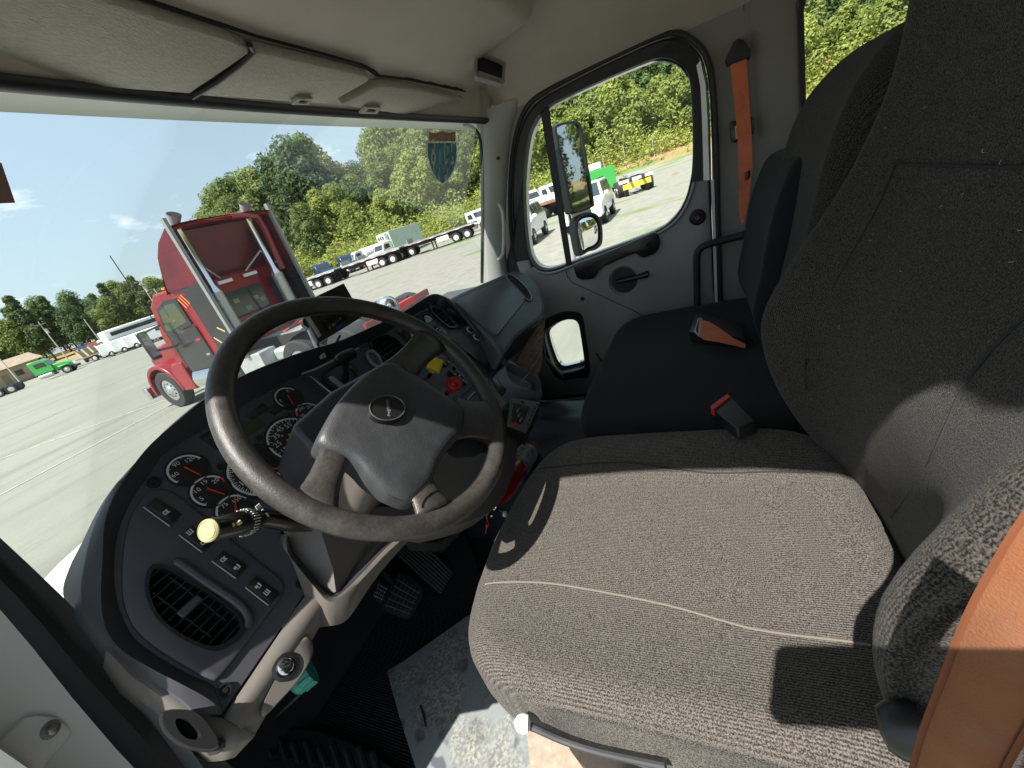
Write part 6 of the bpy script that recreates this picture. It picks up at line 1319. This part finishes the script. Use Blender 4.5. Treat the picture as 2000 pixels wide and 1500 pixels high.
# ---- generic builders
def conv(name, label, loc, az, paint, kind='tractor', s=1.0, group=None):
    T = VB(name, label, 'truck', loc, az, group)
    T.prof('cab', [(0, .9), (1.9, .9), (1.9, 1.6), (1.55, 2.35), (1.2, 2.6), (0, 2.6)], -1.1, 1.1, paint, bev=.06)
    T.prof('hood', [(1.85, .8), (3.6, .75), (3.65, 1.2), (3.3, 1.45), (1.85, 1.65)], -.85, .85, paint, bev=.08)
    T.mb().loft([[(x, 1.90+.012, 1.62), (x, 1.56+.016, 2.33)] for x in (-.95, .95)], closed=False).build('windscreen', M_vg, T.t)
    T.prof('grille', [(3.66, .75), (3.70, .75), (3.66, 1.2), (3.62, 1.2)], -.5, .5, M_chrome)
    T.box('bumper', (0, 3.75, .55), (2.3, .2, .3), M_white if paint is M_white else M_dk, bev=.03)
    for sg in (-1, 1):
        T.mb().face([(sg*1.106, .45, 1.65), (sg*1.106, 1.55, 1.65), (sg*1.106, 1.35, 2.25), (sg*1.106, .45, 2.25)]).build('side_window', M_vg, T.t)
        T.wheel(sg*.95, 2.9, side=sg); T.box('mirror', (sg*1.35, 1.5, 1.9), (.16, .1, .6), M_dk, bev=.02); T.box('fender', (sg*.98, 2.9, 1.1), (.36, 1.2, .14), paint, bev=.05)
        T.box('frame_rail', (sg*.4, -2.2, .85), (.09, 5.2, .22), M_dk); T.mb().tube([(sg*.9, 1.5, .6), (sg*.9, .2, .6)], .28, 14).build('fuel_tank', M_rim, T.t)
        for y in ((-2.6, -3.8) if kind == 'tractor' else (-3.0,)): T.wheel(sg*.93, y, side=sg, dual=True)
    if kind == 'box':
        b = T.box('cargo_box', (0, -3.1, 2.45), (2.5, 6.0, 2.6), M_lg, bev=.02); T.box('reefer_unit', (0, .35, 3.1), (1.9, .55, 1.1), M_white, bev=.04)
        for k in range(3): T.box('unit_grille', (-.5+.5*k, .64, 3.1), (.35, .02, .5), M_dk)
    if kind == 'tank': T.mb().tube([(0, -.5, 1.75), (0, -.7, 1.75), (0, -4.6, 1.75), (0, -4.9, 1.75)], [.6, 1.0, 1.0, .6], 24).build('tank_body', M_white, T.t)
    if kind == 'sleeper': T.prof('roof_fairing', [(-1.2, 2.6), (1.2, 2.6), (.6, 3.3), (-1.2, 3.6)], -1.05, 1.05, paint, bev=.08); T.box('sleeper', (0, -.6, 1.75), (2.2, 1.25, 1.7), paint, bev=.05)
    return T
gl = conv('green_truck', 'bright green bobtail tractor parked far off at the left', tuple(pol(16.3, 80)), 124, M_gr, group=None)
conv('white_truck', 'white truck cab half hidden behind the left end of the flatbed trailers', tuple(pol(39.6, 70)), 200, M_white)
conv('blue_truck', 'navy and white truck parked behind the trailers, left one of the two', tuple(pol(43.4, 71)), 205, M_blue)
conv('blue_truck', 'navy truck beside the white tank truck behind the trailers', tuple(pol(46.4, 71)), 205, M_blue)
conv('tank_truck', 'white tank truck behind the flatbed trailers', tuple(pol(48.3, 71)), 280, M_white, 'tank')
conv('box_truck', 'white truck with a pale green refrigerated box standing above the trailers', tuple(pol(52.0, 67)), 284, M_white, 'box')
conv('white_truck', 'white truck cab at the right end of the trailers beside the windscreen pillar', tuple(pol(63.3, 62)), 205, M_white)
# ---- flatbed trailers in a row
def flatbed(label, a, b, deck=M_alu, legs=True, stripes=True):
    A = V((a.x, a.y, 0)); B = V((b.x, b.y, 0)); L0 = (B-A).length; az = math.degrees(atan2((B-A).x, (B-A).y)); c = (A+B)/2
    T = VB('flatbed_trailer', label, 'trailer', (c.x, c.y, 0), az, 'flatbed trailers parked end to end')
    T.box('deck', (0, 0, 1.42), (2.55, L0, .10), deck, bev=.01); T.box('side_rail', (1.29, 0, 1.36), (.05, L0, .16), M_alu); T.box('side_rail', (-1.29, 0, 1.36), (.05, L0, .16), M_alu)
    for sg in (-1, 1): T.box('main_beam', (sg*.5, 0, 1.12), (.14, L0*.92, .42), M_dk)
    for k in range(14): T.box('cross_bar', (0, -L0/2+.3+(L0-.6)*k/13, 1.32), (2.4, .07, .10), M_dk)
    for sg in (-1, 1):
        for y in (-L0/2+1.2, -L0/2+2.5): T.wheel(sg*1.0, y, side=sg, dual=True, rim=M_rimw)
        if legs: T.box('landing_leg', (sg*.8, L0/2-2.6, .62), (.14, .14, 1.2), M_dk); T.box('tool_box', (sg*1.0, 0, .85), (.5, 1.4, .5), M_whited, bev=.02)
        for k in range(10): T.box('reflective_stripe', (sg*1.32, -L0/2+.6+(L0-1.2)*k/9, 1.30), (.004, .45, .05), M_rfl if k % 2 else M_white)
        for k in range(6): T.box('under_guard_stripe', (sg*1.15, -1.5+.5*k, .55), (.02, .25, .07), M_rfl if k % 2 else M_white)
    T.box('bulkhead', (0, L0/2-.05, 1.7), (2.5, .06, .5), M_alu)
    return T
E1 = pol(38.5, 58); E2 = pol(64.5, 49.5)
pts = [E1.lerp(E2, t) for t in (0, .30, .34, .62, .66, .97)]
flatbed('flatbed trailer at the left end of the parked row, beside the red truck', pts[1], pts[0]); flatbed('flatbed trailer in the middle of the parked row', pts[3], pts[2]); flatbed('flatbed trailer at the right end of the parked row', pts[5], pts[4], mat('dark tarped deck', (.06, .07, .05), .9))
p2_ = [q+V((1.0, 3.4, 0)) for q in (E1.lerp(E2, .12), E1.lerp(E2, .42), E1.lerp(E2, .50), E1.lerp(E2, .80))]
flatbed('second-row flatbed trailer behind the left and middle ones', p2_[1], p2_[0]); flatbed('second-row flatbed trailer behind the middle and right ones', p2_[3], p2_[2])
# ---- white sport utility vehicles beyond the passenger door
def suv(label, loc, az):
    T = VB('white_suv', label, 'car', loc, az, 'white cars parked on the gravel')
    lower = [(-2.35, .45), (-2.35, 1.05), (-2.25, 1.18), (.95, 1.18), (2.1, 1.0), (2.38, .82), (2.4, .42)]
    T.prof('body', lower, -.95, .95, M_white, bev=.07)
    g = T.mb(); g.loft([[(-.92, -2.2, 1.15), (.92, -2.2, 1.15), (.92, 1.1, 1.15), (-.92, 1.1, 1.15)], [(-.74, -2.05, 1.82), (.74, -2.05, 1.82), (.74, .35, 1.82), (-.74, .35, 1.82)]], True, True, True).build('cabin', M_white, T.t, bev=.05)
    T.mb().loft([[(-.80, 1.06, 1.20), (-.66, .42, 1.76)], [(.80, 1.06, 1.20), (.66, .42, 1.76)]], closed=False).build('windscreen', M_vg, T.t)
    for sg in (-1, 1):
        for y0, y1 in ((.02, .78), (-.95, -.08), (-1.95, -1.05)):
            T.mb().face([(sg*(.935-.0), y0, 1.20), (sg*.935, y1, 1.20), (sg*.79, min(y1, .40)-(.0), 1.72), (sg*.79, y0+.02, 1.72)]).build('side_window', M_vg, T.t)
        T.wheel(sg*.86, 1.5, .37, .24, sg); T.wheel(sg*.86, -1.45, .37, .24, sg)
        T.box('headlight', (sg*.72, 2.28, .86), (.34, .16, .18), mat('amber white lens', (.6, .5, .4), .2), bev=.03); T.box('door_mirror', (sg*1.05, .85, 1.22), (.2, .12, .16), M_white, bev=.04); T.box('roof_rail', (sg*.66, -.9, 1.87), (.05, 2.0, .04), M_dk)
        T.box('indicator', (sg*.93, 2.1, .82), (.06, .16, .10), M_amb, bev=.02)
    T.box('grille', (0, 2.41, .72), (.95, .04, .26), M_dk, bev=.01); T.box('front_bumper', (0, 2.42, .50), (1.8, .14, .22), M_whited, bev=.04)
    return T
suv('white sport utility vehicle with roof rails, seen between the mirror and the door frame', (22.0, 4.75, 0), 268)
suv('white sport utility vehicle at the left edge of the vent window', (21.4, 8.25, 0), 264)
# ---- truck chassis seen from behind with a yellow plate
T = VB('truck_chassis', 'bare truck chassis with dual tyres and a yellow plate, seen from behind', 'truck', tuple(pol(83.6, 33.5)), 75)
for sg in (-1, 1):
    T.box('frame_rail', (sg*.42, 1.5, 1.0), (.1, 6, .28), M_dk)
    for y in (.5, 1.8): T.wheel(sg*.95, y, .52, side=sg, dual=True)
    T.box('tail_light', (sg*.85, -.63, .95), (.4, .05, .10), M_rfl)
    T.mb().tube([(sg*1.0, -.3, 1.1), (sg*1.0, -.3, 1.9)], .28, 16).build('spare_tyre', M_tyre, T.t) if 0 else T.wheel(sg*.72, -.2, .50, .24, sg)
T.box('yellow_plate', (0, -.75, .62), (1.9, .05, .34), M_yel, bev=.01); T.box('rear_cross_bar', (0, -.6, .98), (2.3, .12, .20), M_whited); T.box('deck_frame', (0, .6, 1.25), (1.0, 2.2, .12), M_alu)
for k in range(5): T.box('slat', (0, -.1+.4*k, 1.36), (1.3, .10, .05), M_brn if k % 2 else M_alu)
T = VB('green_container', 'small green skip container with a white sheet on top behind the mirror', 'container', tuple(pol(79.3, 46)), 60)
T.box('body', (0, 0, 1.35), (2.3, 4.2, 1.9), M_gr, bev=.03); T.box('white_load', (.1, .6, 2.65), (1.3, 1.4, .6), M_white, bev=.1); T.box('emblem', (-1.155, .2, 1.45), (.01, .8, .6), M_yel)
for k in range(6): T.box('corrugation', (-1.17, -1.8+.72*k, 1.35), (.05, .08, 1.8), M_gr)
for sg in (-1, 1): T.wheel(sg*1.0, -1.2, .5, side=sg); T.wheel(sg*1.0, 1.2, .5, side=sg)
T = VB('deck_trailer', 'trailer with a rust-brown deck behind the left white car', 'trailer', tuple(pol(73.6, 38)), 200)
T.box('deck', (0, 0, 1.15), (2.5, 7.0, .14), M_brn); T.box('tail_board', (0, -3.52, 1.0), (2.5, .06, .34), M_rfl); T.box('frame', (0, 0, .9), (1.0, 6.6, .3), M_dk)
for sg in (-1, 1):
    for y in (-1.6, -.4): T.wheel(sg*1.0, y, .5, side=sg, dual=True)
conv('white_truck', 'white cab-over style truck behind the brown deck trailer', tuple(pol(73.2, 56)), 215, M_white)
conv('white_truck', 'white truck at the far left of the vent window', tuple(pol(70.4, 58)), 215, M_whited)
# ---- things far off on the left
T = VB('tan_building', 'long low tan building with a brown roof at the far left', 'building', tuple(pol(12.6, 150)), 95)
T.box('wall', (0, 0, 1.7), (14, 20, 3.4), M_tan); T.mb().loft([[(-8.2, y, 3.45), (0, y, 5.4), (8.2, y, 3.45)] for y in (-11, 11)], True, True, True).build('roof', M_roofb, T.t)
for k in range(4): T.box('window', (7.02, -7.6+4.6*k, 1.8), (.06, 1.3, 1.2), M_vg); T.box('door_panel', (7.03, -5.4+4.6*k, 1.25), (.05, 1.1, 2.3), M_roofb)
T = VB('stake_trailer', 'long low loader trailer stacked with pale timber and machinery', 'trailer', tuple(pol(22.0, 86)), 146)
T.box('deck', (0, 0, .95), (2.5, 15, .18), M_wood); T.box('neck', (0, 7.6, 1.15), (1.8, 2.6, .2), M_wood); T.box('rear_ramp', (0, -8.2, .7), (2.4, 1.8, .12), M_wood, rot=Matrix.Rotation(radians(18), 3, 'X'))
for sg in (-1, 1):
    for y in (-2.4, -1.1): T.wheel(sg*1.05, y, .45, side=sg, rim=M_rimw)
    T.box('leg', (sg*.9, 5.2, .45), (.15, .15, .9), M_dk)
for k in range(10): T.box('timber', (0, -4+.9*k, 1.5+.12*(k % 3)), (2.2, .28, 1.0+.2*(k % 2)), mat('pale timber', (.42, .36, .26), .8, var=.2, vs_=3), rot=Matrix.Rotation(radians(14), 3, 'X'))
for i, (az, d, c, lab) in enumerate(((20.2, 100, M_blue, 'dark blue truck cab far off behind the loader'), (21.1, 98, M_rd, 'small red truck cab far off behind the loader'), (22.0, 96, M_white, 'white truck cab far off behind the timber'), (23.2, 92, M_whited, 'off-white truck cab far off near the coach'), (24.3, 90, M_white, 'white truck cab far off beside the coach'))):
    conv('far_truck', lab, tuple(pol(az, d)), 200+i*9, c)
T = VB('white_coach', 'long white and pale blue coach body standing far off left of the red truck', 'coach', tuple(pol(25.0, 84)), 98)
T.box('body', (0, 0, 2.3), (2.5, 10, 2.3), M_white, bev=.12); T.box('window_band', (1.26, 0, 2.75), (.02, 8.6, .55), M_vg); T.box('stripe', (1.262, 0, 1.9), (.02, 9.4, .22), mat('slate blue stripe', (.10, .16, .24), .5)); T.box('window_band', (-1.26, 0, 2.75), (.02, 8.6, .55), M_vg)
for sg in (-1, 1): T.wheel(sg*1.1, 3.4, .48, side=sg); T.wheel(sg*1.1, -2.8, .48, side=sg)
for i in range(4): 
    T = VB('white_pickup', 'white pickup or van parked in front of the coach, number %s from the left' % ('one', 'two', 'three', 'four')[i] if 0 else ['white van parked below the coach at its left end', 'white pickup parked in front of the coach middle', 'white van near the black truck mirror', 'white car at the foot of the coach'][i], 'van', tuple(pol(22.6+i*1.05, 80-i*1.5)), 110, 'white vans in front of the coach')
    T.prof('body', [(-2.5, .4), (-2.5, 1.9), (.8, 1.95), (1.6, 1.2), (2.5, 1.0), (2.5, .4)], -.95, .95, M_white, bev=.08); T.mb().face([(.96, -.2, 1.3), (.96, 1.3, 1.25), (.96, .75, 1.8), (.96, -.2, 1.8)]).build('side_window', M_vg, T.t); T.mb().face([(-.85, 1.58, 1.25), (.85, 1.58, 1.25), (.8, .84, 1.9), (-.8, .84, 1.9)]).build('windscreen', M_vg, T.t)
    for sg in (-1, 1): T.wheel(sg*.86, 1.5, .37, .24, sg); T.wheel(sg*.86, -1.5, .37, .24, sg)
# ---- poles
def pole(az, d, h, label, arm=True, r=.13, lean=0):
    P = pol(az, d); P.z = th(P.x, P.y); t = thing('utility_pole', label, 'pole', tuple(P)); MB().tube([P, P+V((lean, 0, h))], [r, r*.6], 8).build('post', M_pole, t)
    if arm: MB().box(P+V((0, 0, h-.6)), (1.8, .12, .12)).build('cross_arm', M_pole, t); MB().lathe(P+V((.2, 0, h-2.6)), (0, 0, 1), [(.25, 0), (.25, .9), (.1, 1.0)], 10).build('transformer', mat('grey metal', (.4, .42, .42), .5), t)
    return t
pole(18.6, 130, 9.8, 'light wooden pole with a grey transformer above the green tractor'); pole(15.0, 128, 8.5, 'light wooden pole beside the tan building', False); pole(21.4, 125, 7.6, 'plain light pole between the green tractor and the loader', False)
pole(26.9, 105, 10.5, 'tall wooden pole with a cross arm left of the red truck'); pole(27.6, 103, 8, 'shorter pole just left of the red truck', False); pole(41.0, 76, 7.6, 'thin white pole against the wood right of the red truck', False, .07, -.8)
for i, az in enumerate((80.5, 83.0, 86.2)): pole(az, 78, 3.6, ['thin pale post on the bank behind the mirror', 'thin pale post at the middle of the door window bank', 'thin pale post at the right of the door window bank'][i], False, .06)
# trailer tail behind us, seen in the tall mirror
T = VB('dump_trailer', 'dark multi-axle chassis behind the cab, seen only in the tall mirror', 'trailer', (8.5, -15, 0), 20)
T.box('frame', (0, 0, 1.2), (1.0, 8, .3), M_dk); T.box('deck', (0, 0, 1.45), (2.4, 8, .1), M_alu)
for sg in (-1, 1):
    for y in (-2.5, -1.2, .1): T.wheel(sg*.95, y, side=sg, dual=True)
